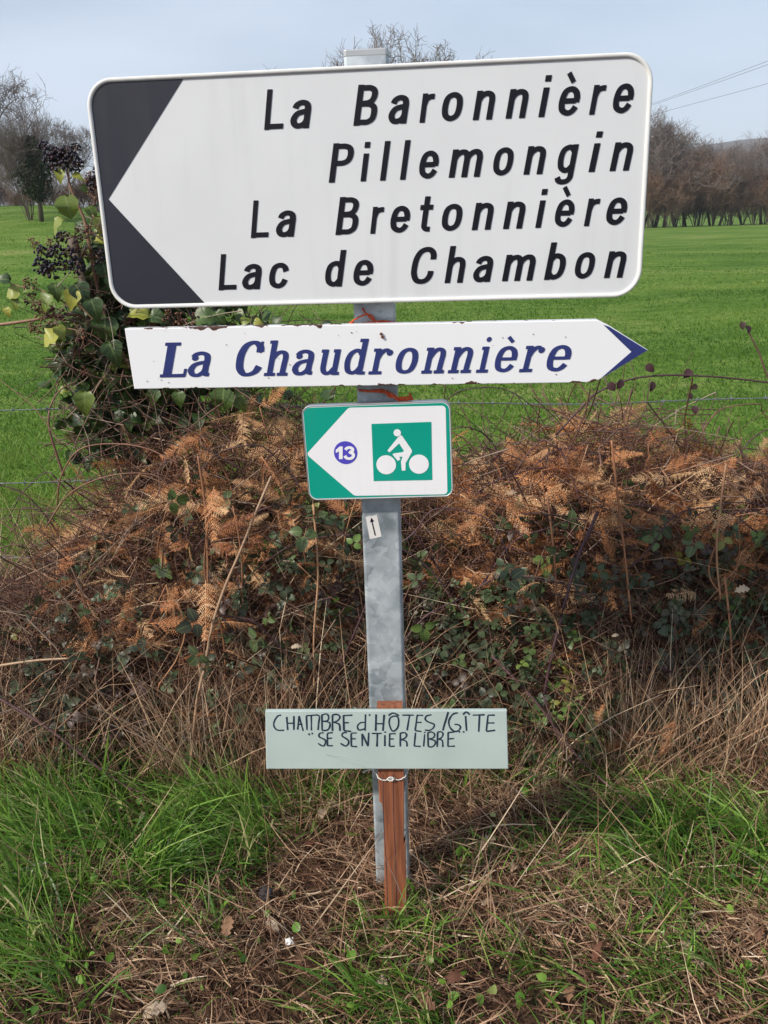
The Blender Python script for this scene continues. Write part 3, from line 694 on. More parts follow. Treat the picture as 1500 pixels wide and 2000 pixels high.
HANDW = A_([[(225, 130), (185, 140), (145, 200), (140, 260), (180, 305), (260, 308)], [(290, 150), (302, 305)], [(375, 140), (375, 305)], [(295, 225), (375, 225)],
 [(420, 300), (435, 140)], [(435, 140), (485, 315)], [(425, 240), (475, 235)], [(522, 140), (530, 305)], [(520, 137), (640, 127)], [(580, 135), (582, 310)], [(638, 125), (675, 145), (668, 220), (660, 305)],
 [(705, 130), (708, 310)], [(700, 130), (760, 115), (785, 150), (770, 195), (710, 200)], [(710, 200), (790, 215), (800, 260), (770, 305), (708, 310)],
 [(830, 130), (830, 315)], [(825, 130), (880, 120), (918, 150), (890, 195), (835, 215)], [(850, 215), (910, 240), (918, 315)],
 [(960, 130), (965, 310)], [(960, 135), (1065, 130)], [(965, 220), (1025, 218)], [(965, 312), (1050, 322)],
 [(1220, 120), (1215, 315)], [(1215, 215), (1160, 220), (1125, 260), (1145, 305), (1215, 290)], [(1265, 118), (1270, 138)],
 [(1345, 120), (1340, 315)], [(1440, 125), (1425, 315)], [(1345, 230), (1440, 230)],
 [(548, 345), (562, 367)], [(590, 336), (593, 357)], [(725, 338), (680, 345), (675, 385), (740, 420), (745, 460), (720, 495), (660, 462)],
 [(770, 345), (770, 490)], [(770, 342), (835, 335)], [(775, 405), (825, 400)], [(770, 490), (835, 490)],
 [(1000, 335), (955, 340), (945, 375), (1010, 420), (1020, 460), (985, 493), (925, 462)],
 [(1050, 345), (1052, 495)], [(1050, 342), (1115, 340)], [(1052, 410), (1105, 408)], [(1052, 497), (1120, 502)],
 [(1180, 350), (1182, 495)], [(1180, 350), (1250, 495)], [(1250, 495), (1258, 335)], [(1295, 345), (1410, 345)], [(1360, 345), (1355, 500)],
 [(1448, 365), (1448, 495)], [(1452, 322), (1453, 338)]])
HANDW += B_([[(115, 140), (70, 165), (60, 230), (90, 310), (130, 310), (165, 260), (170, 180), (150, 145), (112, 141)], [(50, 135), (105, 105), (175, 135)],
 [(215, 130), (350, 130)], [(300, 130), (270, 310)], [(390, 130), (365, 310)], [(385, 130), (460, 132)], [(385, 215), (440, 215)], [(365, 312), (440, 322)],
 [(560, 125), (500, 140), (485, 180), (520, 210), (590, 240), (575, 285), (530, 310), (480, 305)], [(755, 92), (690, 312)], [(757, 94), (694, 306)],
 [(870, 102), (810, 120), (765, 190), (770, 260), (810, 310), (860, 320), (900, 280), (880, 245), (830, 238)],
 [(960, 140), (972, 315)], [(930, 125), (968, 92), (1010, 125)], [(1045, 130), (1185, 125)], [(1125, 130), (1115, 325)],
 [(1225, 130), (1205, 315)], [(1225, 130), (1305, 130)], [(1220, 222), (1300, 222)], [(1205, 322), (1310, 308)],
 [(65, 350), (62, 495)], [(60, 350), (135, 348)], [(65, 410), (115, 410)], [(62, 498), (125, 495)],
 [(190, 340), (190, 500)], [(185, 345), (240, 335), (265, 365), (245, 400), (195, 418)], [(195, 418), (260, 440), (270, 500)],
 [(370, 335), (355, 495)], [(355, 495), (430, 498)], [(478, 355), (465, 500)], [(478, 326), (480, 340)],
 [(515, 340), (520, 500)], [(512, 340), (560, 328), (595, 355), (580, 395), (525, 410)], [(525, 410), (595, 430), (600, 470), (565, 503), (520, 500)],
 [(630, 335), (625, 505)], [(625, 335), (670, 325), (695, 355), (670, 400), (630, 410)], [(640, 415), (685, 430), (692, 505)],
 [(755, 335), (752, 498)], [(752, 335), (830, 328)], [(755, 410), (825, 405)], [(752, 498), (835, 495)], [(885, 318), (890, 336)], [(935, 318), (940, 336)]])
plf = Plane(pl.o + pl.n * 0.026, pl.r, pl.u)
rs = random.Random(8); bm = bmesh.new()
for i, s in enumerate(HANDW):
    pts = np.array([plf.px(*a) for a in s])
    sp_ = spline(pts, 6) if len(pts) > 2 else np.linspace(pts[0], pts[1], 7)
    ww = np.array([rs.uniform(0.75, 1.3) for _ in sp_]); ww = np.convolve(np.pad(ww, 1, 'edge'), [.3, .4, .3], 'valid')
    V, F = stroke(sp_, 0.0036, 0.0032, taper=ww)
    vs = [bm.verts.new((v[0], v[1], 0.0134 + 0.00002 * (i % 9))) for v in V]
    for f in F:
        fc = bm.faces.new([vs[j] for j in f]); fc.normal_update()
        if fc.normal.z < 0: fc.normal_flip()
me = bpy.data.meshes.new('handwriting'); bm.to_mesh(me); bm.free()
link('handwriting', me, M['marker'], brd)

# --- twine and string
def rope(name, label, cat, strands, rad, mat):
    acc = Acc()
    for s in strands:
        sp_ = spline(s, 6)
        sp_ = sp_ + 0.0006 * np.sin(np.arange(len(sp_))[:, None] * np.array([1.1, 1.7, 2.3]))
        V, F3, F4 = tube(sp_, rad, 6); acc.add2(V, F3, F4)
    return tag(link(name, acc.mesh(name, True), mat), label, cat)
def pp(px, py, off): return on_plane(px, py, P0 + N * off, N)
rope('orange_twine', 'orange baler twine looped round the post above the pointed sign', 'twine',
     [[pp(681, 633, .045), pp(700, 620, .04), pp(717, 614, .034), pp(728, 619, .03), pp(735, 632, .03)],
      [pp(690, 635, .045), pp(710, 631, .03), pp(732, 629, .028), pp(760, 631, .028), pp(785, 633, .03), pp(800, 634, .04)],
      [pp(707, 602, .024), pp(716, 613, .03), pp(727, 624, .03), pp(738, 631, .034), pp(733, 634, .034), pp(728, 630, .03)],
      [pp(735, 628, .03), pp(750, 627, .03), pp(770, 630, .024), pp(783, 631, .005), pp(783, 630, -.03)], [pp(690, 633, .03), pp(688, 631, 0), pp(690, 630, -.03)]], 0.0018, M['twine'])
rope('orange_twine', 'knotted orange baler twine hanging below the pointed sign', 'twine',
     [[pp(700, 762, .03), pp(725, 764, .03), pp(750, 766, .032), pp(765, 772, .034), pp(776, 780, .034), pp(790, 781, .034), pp(803, 779, .034), pp(799, 768, .034)],
      [pp(715, 765, .03), pp(745, 762, .03), pp(765, 770, .038), pp(772, 776, .04), pp(781, 777, .038), pp(800, 776, .036), pp(806, 779, .034)],
      [pp(752, 764, .036), pp(762, 775, .036), pp(770, 772, .036), pp(778, 782, .036), pp(786, 778, .036)]], 0.0024, M['twine'])
def ps(px, py, off): return on_plane(px, py, pl.o + pl.n * off, pl.n)
rope('white_string', 'thin white string tying the wooden stake to the post', 'string',
     [[ps(727, 1500, -.03), ps(735, 1512, -.01), ps(741, 1521, .003), ps(752, 1524, .003), ps(765, 1521, .004), ps(780, 1523, .003), ps(791, 1517, 0.0), ps(796, 1507, -.02), ps(797, 1503, -.06)],
      [ps(756, 1522, .004), ps(762, 1518, .006), ps(769, 1520, .006), ps(766, 1525, .006), ps(758, 1524, .005)],
      [ps(708, 1509, -.02), ps(720, 1504, -.025), ps(735, 1504, -.03)]], 0.0014, M['string'])

# ------------------------------------------------------------------ distant trees
def grow(seed, h, r0, lean=0.0, n_main=7, levels=4, spread=0.9, clear=0.25, up=0.35, droop=0.0, kids=(7, 6, 6, 5), thin=1.0):
    """bare broadleaf tree, returns (trunk Acc, crown Acc), base at origin"""
    rg = np.random.default_rng(seed)
    tr, cr = Acc(), Acc()
    def branch(p, d, L, r, lev):
        m = 6 if lev < 2 else (4 if lev == 2 else 3)
        pts = [p]; dd = d.copy()
        for k in range(m - 1):
            dd = unit(dd + rg.normal(size=3) * (0.10 + 0.07 * lev) + np.array([0, 0, up * 0.25 if lev else 0.0]) - np.array([0, 0, droop * lev * 0.1]))
            pts.append(pts[-1] + dd * L / (m - 1))
        pts = np.array(pts)
        rr_ = np.linspace(r, r * (0.45 if lev < 3 else 0.6), m)
        V, F3, F4 = tube(pts, rr_, 6 if lev == 0 else (4 if lev == 1 else 3), cap=False)
        (tr if lev == 0 else cr).add2(V, F3, F4, float(np.clip(0.35 + 0.15 * lev + rg.normal() * 0.15, 0, 1)))
        if lev >= levels: return
        nk = kids[lev]
        for k in range(nk):
            f = clear + (1 - clear) * (k + rg.random()) / nk if lev == 0 else 0.25 + 0.75 * (k + rg.random()) / nk
            i = min(int(f * (m - 1)), m - 2); fr = f * (m - 1) - i
            q = pts[i] * (1 - fr) + pts[i + 1] * fr
            t = unit(pts[i + 1] - pts[i]); a = rg.random() * 6.283
            s_ = unit(np.cross(t, rg.normal(size=3)))
            nd = unit(t * rg.uniform(0.35, 0.8) + s_ * spread * rg.uniform(0.6, 1.1) + np.array([0, 0, up * 0.4]))
            LL = (L * rg.uniform(0.45, 0.68) * (1.15 - 0.55 * f)) if lev == 0 else L * rg.uniform(0.42, 0.66)
            branch(q, nd, LL, max(rr_[i] * rg.uniform(0.42, 0.6), 0.012 * thin), lev + 1)
    branch(np.zeros(3), unit(np.array([lean, 0, 1.0])), h, r0, 0)
    return tr, cr
def multistem(seed, h, n, rad, levels=3, kids=(6, 6, 5), spread=0.5, thin=1.0, lo=0.12):
    """many upright stems from one stool"""
    rg = np.random.default_rng(seed); tr, cr = Acc(), Acc()
    for i in range(n):
        a = rg.random() * 6.283; b = rg.uniform(0.0, 1.0)
        t2, c2 = grow(seed * 100 + i, h * rg.uniform(0.7, 1.05), rad * rg.uniform(0.6, 1.1), 0, levels=levels, kids=kids, spread=spread, clear=lo, up=0.5, thin=thin)
        th = b * 0.5; R_ = np.array(Matrix.Rotation(a, 3, 'Z') @ Matrix.Rotation(th, 3, 'Y'))
        o = np.array([math.cos(a), math.sin(a), 0]) * 0.05 * h * b
        for src, dst in ((t2, tr), (c2, cr)):
            off = dst.n
            dst.V += [v @ R_.T + o for v in src.V]; dst.F3 += [f + off for f in src.F3]; dst.F4 += [f + off for f in src.F4]; dst.T += src.T; dst.n += src.n
    return tr, cr
TREES = {}
for k, sd in enumerate((3, 8, 14)):
    a, b = grow(sd, 10, 0.24, kids=(10, 8, 7, 6), spread=1.0, up=0.45, thin=1.5)
    TREES['oak%d' % k] = (a.mesh('trunk'), b.mesh('crown'), M['bark'], M['twigs_far'])
for k, sd in enumerate((21, 22)):
    a, b = multistem(sd, 9, 6, 0.10, levels=3, kids=(12, 8, 6), spread=0.75, thin=2.0, lo=0.12)
    TREES['brush%d' % k] = (a.mesh('trunk'), b.mesh('crown'), M['bark'], M['brush_far'])
a, b = multistem(31, 5, 17, 0.03, levels=3, kids=(9, 7, 6), spread=0.5, thin=0.55, lo=0.3)
TREES['hazel'] = (a.mesh('trunk'), b.mesh('crown'), M['bark'], M['twigs_far'])
def plant_tree(kind, px, Y, h, ref_, label, group, rz=None, name='bare_tree'):
    g0 = at_y(px, 450, Y); x = g0[0]; z = float(terrain(x, Y))
    t_ = thing(name, label, 'tree', (x, Y, z - 0.1), group)
    t_.rotation_euler = (0, 0, random.uniform(0, 6.28) if rz is None else rz); s_ = h / max(v.co.z for v in TREES[kind][1].vertices); t_.scale = (s_, s_, s_)
    a, b, ma, mb = TREES[kind]
    link('trunk', a, ma, t_); link('crown', b, mb, t_)
    return t_
# pair of oaks whose tops rise above the big sign
plant_tree('oak0', 708, 60, 13.7, 9.6, 'bare tree whose crown rises behind the post top', None, 0.4)
plant_tree('oak1', 828, 62, 13.5, 9.6, 'bare tree beside the post top, standing over the big sign', None, 2.0)
plant_tree('oak2', 672, 61, 12.0, 9.6, 'smaller bare tree peeping over the big sign left of the post', None, 1.0)
for o in [q for q in C.objects if q.name.startswith('bare_tree') and q.parent is None]: o.scale.x *= .9; o.scale.y *= .9    # slender crowns
# the row along the far edge of the pasture
row = [(900, 10), (960, 11), (1020, 12), (1080, 13), (1140, 12), (1200, 14), (1256, 13.5), (1280, 13.6), (1296, 13.8), (1318, 15.0), (1338, 13.2), (1362, 10.6), (1386, 11.5), (1404, 11.0), (1428, 10.8), (1448, 10.6), (1485, 12.3), (1530, 11.5), (1590, 13), (1660, 12)]
for i, (px, h) in enumerate(row):
    plant_tree('oak%d' % (i % 3), px, 118 + (i * 7) % 9, h, 9.6, 'tall bare tree in the row along the far edge of the pasture', 'bare trees along the far edge of the pasture')
for i, px in enumerate(list(range(880, 1720, 19))):
    h = 8.6 + 0.8 * math.sin(i * 1.7) + random.uniform(-1.4, 1.2)
    plant_tree('brush%d' % (i % 2), px + random.uniform(-6, 6), 116 + (i * 5) % 11, h, 9.0, 'dense brown leafless thicket tree under the tall row of trees', 'brown thicket under the far tree row', name='thicket_tree')
# left-hand group
plant_tree('hazel', 62, 40, 5.6, 5.0, 'many-stemmed bare tree on the slope beyond the ivy', None, 0.6)
plant_tree('oak1', -25, 43, 7.2, 9.6, 'tall bare tree next to the many-stemmed tree on the slope', None, 2.2)
plant_tree('oak2', 150, 60, 6.0, 9.6, 'small bare tree farther up the slope behind the berries', None)
for i, (px, h) in enumerate([(px_, 3.6 + .9 * math.sin(px_ * .9) + max(0, px_ - 150) * .008) for px_ in range(-90, 460, 26)]):
    plant_tree('brush%d' % (i % 2), px, 72 + (i * 3) % 7, h * 0.9, 9.0, 'brown hedgerow thicket at the top of the left slope', 'hedgerow at the top of the left slope', name='thicket_tree')
# ivy-clad dark tree in front of the many-stemmed one
g0 = at_y(84, 450, 39.4); eg = thing('evergreen_tree', 'small dark evergreen tree wedged against the many-stemmed bare tree', 'tree', (g0[0], 39.4, float(terrain(g0[0], 39.4))))
a = Acc(); V, F3, F4 = tube([(0, 0, -.1), (0.05, 0, 1.5), (-.05, 0, 3.2)], [.12, .09, .03], 6); a.add2(V, F3, F4); link('trunk', a.mesh('trunk'), M['bark'], eg)
a = Acc(); n = 4200
th = rng.random(n) * 6.283; zz = rng.random(n) ** 0.8; rad = 0.72 * np.sin(np.clip(zz * 2.7 + .25, 0, 3.1)) ** 0.8 * (0.35 + 0.75 * rng.random(n) ** .7) * (0.45 + 1.0 * vnoise(th * 1.5, zz * 7, 5))
P = np.stack([rad * np.cos(th), rad * np.sin(th), 0.8 + 2.7 * zz], -1)
lt = np.array([[-.5, 0, 0], [0, .5, .1], [.5, 0, 0], [0, -.5, .1]]); lf = [[0, 1, 2], [0, 2, 3]]
scatter(a, lt, lf, [], frames(rng.normal(size=(n, 3))), rng.uniform(.05, .13, n), P, np.clip(rng.normal(.45, .25, n), 0, 1))
link('crown', a.mesh('crown'), M['evergreen'], eg)

# power line: hidden near pole behind the sign, far pole out of frame to the right
pa = at_y(1180, 240, 92); pb = at_y(1760, 60, 44)
def utility_pole(p, top, label):
    t_ = thing('utility_pole', label, 'pole', (p[0], p[1], float(terrain(p[0], p[1])) - 0.2))
    H_ = top - t_.location.z + 0.2
    V, F3, F4 = tube([(0, 0, 0), (0, 0, H_)], [.13, .09], 10); link('pole', mesh_np('pole', V, [F3, F4], smooth=True), M['oldwood'], t_)
    V, F3, F4 = tube([(-.7, 0, H_ - .25), (.7, 0, H_ - .25)], .05, 4); link('crossarm', mesh_np('crossarm', V, [F3, F4]), M['oldwood'], t_)
    for x in (-.6, 0, .6):
        V, F3, F4 = tube([(x, 0, H_ - .2), (x, 0, H_ - .05)], [.03, .04], 8); link('insulator', mesh_np('insulator', V, [F3, F4], smooth=True), M['plastic'], t_)
utility_pole(pa, pa[2] + 0.3, 'wooden power pole in the pasture behind the big sign')
utility_pole(pb, pb[2] + 0.3, 'nearer wooden power pole at the right of the pasture')
for a_, b_, c_, nm in (((1276, 202), (1500, 119), (1690, 40), 'upper power cable crossing the sky above the far trees'), ((1281, 203), (1500, 126), (1690, 52), 'second power cable just beneath the upper one in the sky'), ((1281, 223), (1500, 163), (1690, 104), 'lowest power cable crossing the sky above the far trees')):
    pts = [at_y(a_[0] - 95, a_[1] + 32, 92), at_y(a_[0], a_[1], 83), at_y(b_[0], b_[1], 62), at_y(c_[0], c_[1], 44)]
    V, F3, F4 = tube(spline(pts, 10), 0.012, 5)
    tag(link('power_cable', mesh_np('power_cable', V, [F3, F4]), M['cable']), nm, 'cable')

# ------------------------------------------------------------------ barbed wire fence
FY = 1.06
BARB = []
for k in range(3):
    acc = Acc()
    for _ in range(2):
        d_ = unit(rng.normal(size=3) * np.array([.3, 1, 1])) * 0.012
        V, F3, F4 = tube([-d_, d_], 0.0011, 4); acc.add2(V, F3, F4)
    a_ = np.linspace(0, 12.5, 22); V, F3, F4 = tube(np.stack([a_ * .0007 - .004, .0036 * np.cos(a_), .0036 * np.sin(a_)], -1), 0.001, 4); acc.add2(V, F3, F4)
    me = acc.mesh('barb'); me.materials.append(M['wire']); BARB.append(me)
fence = thing('wire_fence', 'barbed wire fence of four strands running through the hedge', 'fence', (0, FY, 0))
def fpost(x):
    V, F3, F4 = tube([(x, 0.03, -.4), (x + .01, 0.03, .6), (x, .03, 1.16)], [.055, .052, .05], 9)
    link('post', mesh_np('post', V, [F3, F4], smooth=True), M['oldwood'], fence)
for x in (at_y(300, 900, FY)[0], 1.75, -2.6): fpost(x)
for zl, zr in ((1.0, 0.955), (0.757, 0.72), (0.495, .48), (0.262, .26)):
    X_ = np.linspace(-2.6, 2.6, 260); s_ = (X_ + 2.6) / 5.2
    zc = np.interp(X_, (-1.2, 1.2), (zl, zr)) - 0.012 * np.sin(np.pi * ((X_ + 0.65) / 2.4 % 1)) + 0.004 * np.sin(X_ * 7)
    acc = Acc()
    for ph in (0, math.pi):
        P = np.stack([X_, -0.03 + 0.0018 * np.cos(X_ * 150 + ph), zc + 0.0018 * np.sin(X_ * 150 + ph)], -1)
        V, F3, F4 = tube(P, 0.0013, 4); acc.add2(V, F3, F4)
    wo = link('wire', acc.mesh('wire'), M['wire'], fence)
    for xb in np.arange(-2.5, 2.5, 0.11):
        o = link('barb', random.choice(BARB), None, wo); o.location = (xb, -.03, float(np.interp(xb, X_, zc))); o.rotation_euler = (random.uniform(0, 6.28), 0, 0)

# ------------------------------------------------------------------ pasture grass (real tufts near the fence, coarser farther out)
acc = Acc()
for y0, y1, n, ln, wd in ((1.7, 4.5, 46000, (.02, .08), .0045), (4.5, 9, 52000, (.018, .055), .0065), (9, 20, 56000, (.018, .05), .013), (20, 70, 50000, (.02, .045), .035)):
    Y_ = y0 + (y1 - y0) * rng.random(n); hw = (Y_ + 1.74) * 0.52 + 0.5
    X_ = (rng.random(n) * 2 - 1) * hw
    cl = vnoise(X_ * 2.2 + 7, Y_ * 1.6, 12) * 0.6 + vnoise(X_ * .5, Y_ * .35 + 3, 13) * 0.5
    keep = rng.random(n) < (0.35 + cl) * (1 - sstep(22, 68, Y_)); X_, Y_, cl = X_[keep], Y_[keep], cl[keep]; n = len(X_)
    L_ = rng.uniform(*ln, n) * (0.6 + 0.8 * cl)
    P = np.stack([X_, Y_, terrain(X_, Y_) - .005], -1)
    d = rng.normal(size=(n, 3)) * .45; d[:, 2] = 1
    blades(acc, P, d, L_, np.full(n, wd) * rng.uniform(.7, 1.3, n), rng.normal(size=(n, 3)) * np.array([.4, .4, .1]), 2, np.clip(.02 + .7 * cl + .75 * (vnoise(X_ * .16 + 2, Y_ * .3, 14) - .5) + rng.normal(0, .16, n), 0, 1))
tag(link('pasture_grass', acc.mesh('pasture_grass'), M['field_grass']), 'short green pasture grass in the field beyond the fence', 'grass', kind='stuff')

# ------------------------------------------------------------------ hedge: outline in the photo -> height over the fence line
prof = [(-300, 1150), (-80, 1180), (0, 1180), (90, 1110), (170, 1020), (250, 900), (340, 820), (450, 790), (560, 790), (650, 830), (720, 900), (800, 930), (900, 915), (980, 880), (1080, 850), (1160, 822), (1260, 830), (1340, 880), (1450, 900), (1550, 930), (1800, 900)]
pw = np.array([at_y(a, b, 1.0) for a, b in prof])
def ztop(x): return np.interp(x, pw[:, 0], pw[:, 2])
def hedge_pts(n, lo=0.0, hi=1.0, front=0.0, xr=(-1.75, 1.9), bias=1.0):
    """random points in the hedge body; denser toward the face when front > 0"""
    x = rng.uniform(*xr, n); f = lo + (hi - lo) * rng.random(n) ** bias
    z = f * ztop(x)
    yf = 0.46 + 0.42 * f ** 1.3 + 0.10 * (vnoise(x * 3 + 4, z * 3, 21) - .5)
    yb = 1.55 - 0.25 * f
    y = yf + (yb - yf) * rng.random(n) ** (1 + front)
    return np.stack([x, y, z + terrain(x, y) * (1 - f)], -1), f
X0 = lambda px, py=1000, Y_=.8: at_y(px, py, Y_)[0]

# dry grass stalks standing in the hedge bottom
acc = Acc(); n = 6200
x = rng.uniform(-1.75, 1.9, n); y = 0.36 + 1.1 * rng.random(n) ** 1.4
cl = vnoise(x * 2.6 + 2, y * 2.0, 31)
keep = rng.random(n) < .25 + 1.0 * cl; x, y, cl = x[keep], y[keep], cl[keep]; n = len(x)
bz = sstep(X0(770), X0(830), x) * (1 - sstep(X0(1180), X0(1290), x)) + .5 * sstep(X0(380), X0(450), x) * (1 - sstep(X0(640), X0(700), x))
k_ = rng.random(n) > .4 * bz; x, y, cl, bz = x[k_], y[k_], cl[k_], bz[k_]; n = len(x)
L_ = rng.uniform(.18, .52, n) * (.7 + .6 * cl) * (1 - .35 * bz)
P = np.stack([x, y, terrain(x, y) - .01], -1)
d = rng.normal(size=(n, 3)) * np.array([.33, .25, 0]); d[:, 1] -= .12; d[:, 2] = 1
blades(acc, P, d, L_, rng.uniform(.0016, .0036, n), rng.normal(size=(n, 3)) * np.array([.45, .3, .12]), 4, np.clip(.5 + rng.normal(0, .22, n), 0, 1))
for pa_, pb_, k_ in ((300, 600, 800), (1180, 1560, 1300), (-120, 160, 400)):
    x = rng.uniform(X0(pa_, 1400, .4), X0(pb_, 1400, .4), k_); y = .34 + .5 * rng.random(k_) ** 1.5; P = np.stack([x, y, terrain(x, y) - .01], -1)
    d = rng.normal(size=(k_, 3)) * np.array([.26, .18, 0]); d[:, 0] += .5 * (vnoise(x * 6, y * 6, 33) - .5); d[:, 1] -= .03; d[:, 2] = 1
    blades(acc, P, d, rng.uniform(.12, .46, k_), rng.uniform(.0018, .0036, k_), rng.normal(size=(k_, 3)) * np.array([.25, .2, .08]), 4, np.clip(.62 + rng.normal(0, .18, k_), 0, 1))
# fallen, criss-crossing stalks
n = 3000; P, f = hedge_pts(n, 0, .75, 1.6, bias=1.3)
d = rng.normal(size=(n, 3)) * np.array([1, .5, .75])
blades(acc, P, d, rng.uniform(.12, .45, n), rng.uniform(.0014, .003, n), rng.normal(size=(n, 3)) * .3, 3, np.clip(.45 + rng.normal(0, .24, n), 0, 1))
tag(link('dry_grass_stalks', acc.mesh('dry_grass_stalks'), M['straw']), 'dry tan grass stalks standing in the foot of the hedge', 'dry grass', kind='stuff')

# twig tangle
acc = Acc(); n = 7200; P, f = hedge_pts(n, 0, 1.03, 1.0)
d = unit(rng.normal(size=(n, 3)) * np.array([1, .6, .8])); L_ = rng.uniform(.12, .6, n)
b = rng.normal(size=(n, 3)) * .35; b[:, 2] -= .1
t_ = np.linspace(-.5, .5, 6)
PL = P[:, None] + d[:, None] * (L_[:, None] * t_)[..., None] + b[:, None] * (L_[:, None] * t_ ** 2)[..., None] + rng.normal(size=(n, 6, 3)) * .006
PL[:, :, 1] = np.maximum(PL[:, :, 1], .33)
tubes_vec(acc, PL, rng.uniform(.0009, .0026, n), rng.uniform(.0006, .0012, n), 4, np.clip(rng.normal(.45, .25, n), 0, 1))
tag(link('twig_tangle', acc.mesh('twig_tangle'), M['twig']), 'tangle of thin brown twigs filling the hedge', 'twigs', kind='stuff')

acc = Acc(); n = 30000; P, f = hedge_pts(n, 0, .98, 1.1)
P[:, 1] += .03
d = rng.normal(size=(n, 3)); d[:, 2] -= .2
blades(acc, P, d, rng.uniform(.02, .085, n), rng.uniform(.0015, .0045, n), rng.normal(size=(n, 3)) * .9, 4, np.clip(rng.normal(.42, .24, n) + .25 * (vnoise(P[:, 0] * 4, P[:, 2] * 4, 71) - .5), 0, 1))
n = 9000; P, f = hedge_pts(n, 0, .9, .3)
d = rng.normal(size=(n, 3)) * np.array([1, .6, .9])
blades(acc, P, d, rng.uniform(.06, .22, n), rng.uniform(.0012, .0026, n), rng.normal(size=(n, 3)) * .5, 4, np.clip(rng.normal(.4, .24, n), 0, 1))
tag(link('hedge_debris', acc.mesh('hedge_debris'), M['debris']), 'fine curled brown plant debris tangled all through the hedge', 'debris', kind='stuff')
# ---- leaf shapes
def leaf_mesh(outline, fold=.18, curl=.12, wav=0.03, seed=0):
    """outline: (x, y) right half from stalk to tip, unit length; rows of 3 verts folded along the midrib"""
    rg = np.random.default_rng(seed); V = []; F = []
    for i, (hw, y) in enumerate(outline):
        zc = -curl * (y - .3) ** 2 * 2
        V += [(-hw, y, zc + fold * hw + rg.normal() * wav), (0, y, zc), (hw, y, zc + fold * hw + rg.normal() * wav)]
    global LUV
    LUV = np.array([(u_, y) for hw, y in outline for u_ in (2.0, 1.0, 2.0)])
    for i in range(len(outline) - 1):
        a = 3 * i; F += [(a, a + 1, a + 4, a + 3), (a + 1, a + 2, a + 5, a + 4)]
    return np.array(V), np.array(F)
BR_OUT = [(.02, 0), (.22, .05), (.35, .2), (.39, .40), (.35, .60), (.24, .79), (.10, .93), (0.005, 1.0)]
IVY_OUT = [(.03, 0), (.20, -.07), (.36, .05), (.45, .22), (.40, .34), (.33, .48), (.25, .66), (.15, .82), (.07, .94), (.005, 1.05)]
IVYR_OUT = [(.03, 0), (.22, -.04), (.42, .10), (.54, .30), (.52, .44), (.44, .56), (.46, .68), (.30, .80), (.18, .90), (.01, .99)]
OAK_OUT = [(.02, 0), (.10, .1), (.24, .22), (.14, .32), (.30, .45), (.18, .56), (.30, .68), (.17, .8), (.15, .92), (.01, 1)]
bl_v, bl_f = leaf_mesh(BR_OUT, .25, .15, .02, 1); bl_uv = LUV; iv_v, iv_f = leaf_mesh(IVY_OUT, .28, .3, .045, 2); iv_uv = LUV; ir_v, ir_f = leaf_mesh(IVYR_OUT, .25, .3, .05, 3); ir_uv = LUV; 
def add_uv(me, uv):
    for nm, c_ in (('leaf_u', 0), ('leaf_v', 1)):
        a = me.attributes.new(nm, 'FLOAT', 'POINT'); a.data.foreach_set('value', np.asarray(uv[:, c_], dtype=np.float32))
    return me
ok_v, ok_f = leaf_mesh(OAK_OUT, .35, .35, .05, 4)
def trifoliate():
    V, F = [], []
    for a, s_, o in ((0.05, 1.0, (0, .50)), (1.5, .86, (.10, .22)), (-1.42, .80, (-.10, .24))):
        R_ = np.array([[math.cos(a), math.sin(a), 0], [-math.sin(a), math.cos(a), 0], [0, 0, 1]])
        F.append(bl_f + len(V) * len(bl_v)); V.append((bl_v * s_) @ R_.T + np.array([o[0], o[1], 0]))
    return np.concatenate(V), np.concatenate(F)
tri_v, tri_f = trifoliate()
def leaf_normal(n, toward=0.8):
    nrm = rng.normal(size=(n, 3)) * .55 + np.array([0, -toward, .75]); return unit(nrm)
def leaf_frames(n, toward=.8, hang=.3):
    nrm = leaf_normal(n, toward); d = rng.normal(size=(n, 3)); d[:, 2] -= hang
    return frames(d, nrm)

# ---- brambles
acc = Acc(); n = 7600; P, f = hedge_pts(n, .05, .82, 3.2)
P[:, 1] -= .08
cl = vnoise(P[:, 0] * 3.1 + 9, P[:, 2] * 3.4 + 2, 41)
dens = .1 + 1.1 * cl + .2 * sstep(X0(760), X0(900), P[:, 0]) * (f < .66) - .55 * (f > .62) - .08 * (P[:, 0] < X0(700))
keep = rng.random(n) < dens; P, cl, f = P[keep], cl[keep], f[keep]; n = len(P)
hue = vnoise(P[:, 0] * 4 + 1, P[:, 2] * 4 + 8, 42)
tint = np.clip(.02 + .72 * hue + rng.normal(0, .16, n), 0, .97)
scatter(acc, tri_v, [], tri_f, leaf_frames(n), rng.uniform(.012, .034, n), P, tint)
tag(link('bramble_foliage', acc.mesh('bramble_foliage', True), M['bramble']), 'dull green and purple bramble leaves deep in the hedge', 'brambles', kind='stuff')
bl_me = mesh_np('leaf', tri_v, [tri_f], np.full(len(tri_v), .5), True); bl_me.materials.append(M['bramble'])
leaf_tints = []
for k, tv in enumerate((.1, .3, .48, .62, .78, .92)):
    me = mesh_np('leaf', tri_v, [tri_f], np.full(len(tri_v), tv), False); add_uv(me, np.tile(bl_uv, (3, 1))); me.materials.append(M['bramble']); leaf_tints.append(me)
def place(o, P, R, s):
    m4 = Matrix.Identity(4)
    for i in range(3):
        for j in range(3): m4[i][j] = R[i][j] * s
        m4[i][3] = P[i]
    o.matrix_local = m4
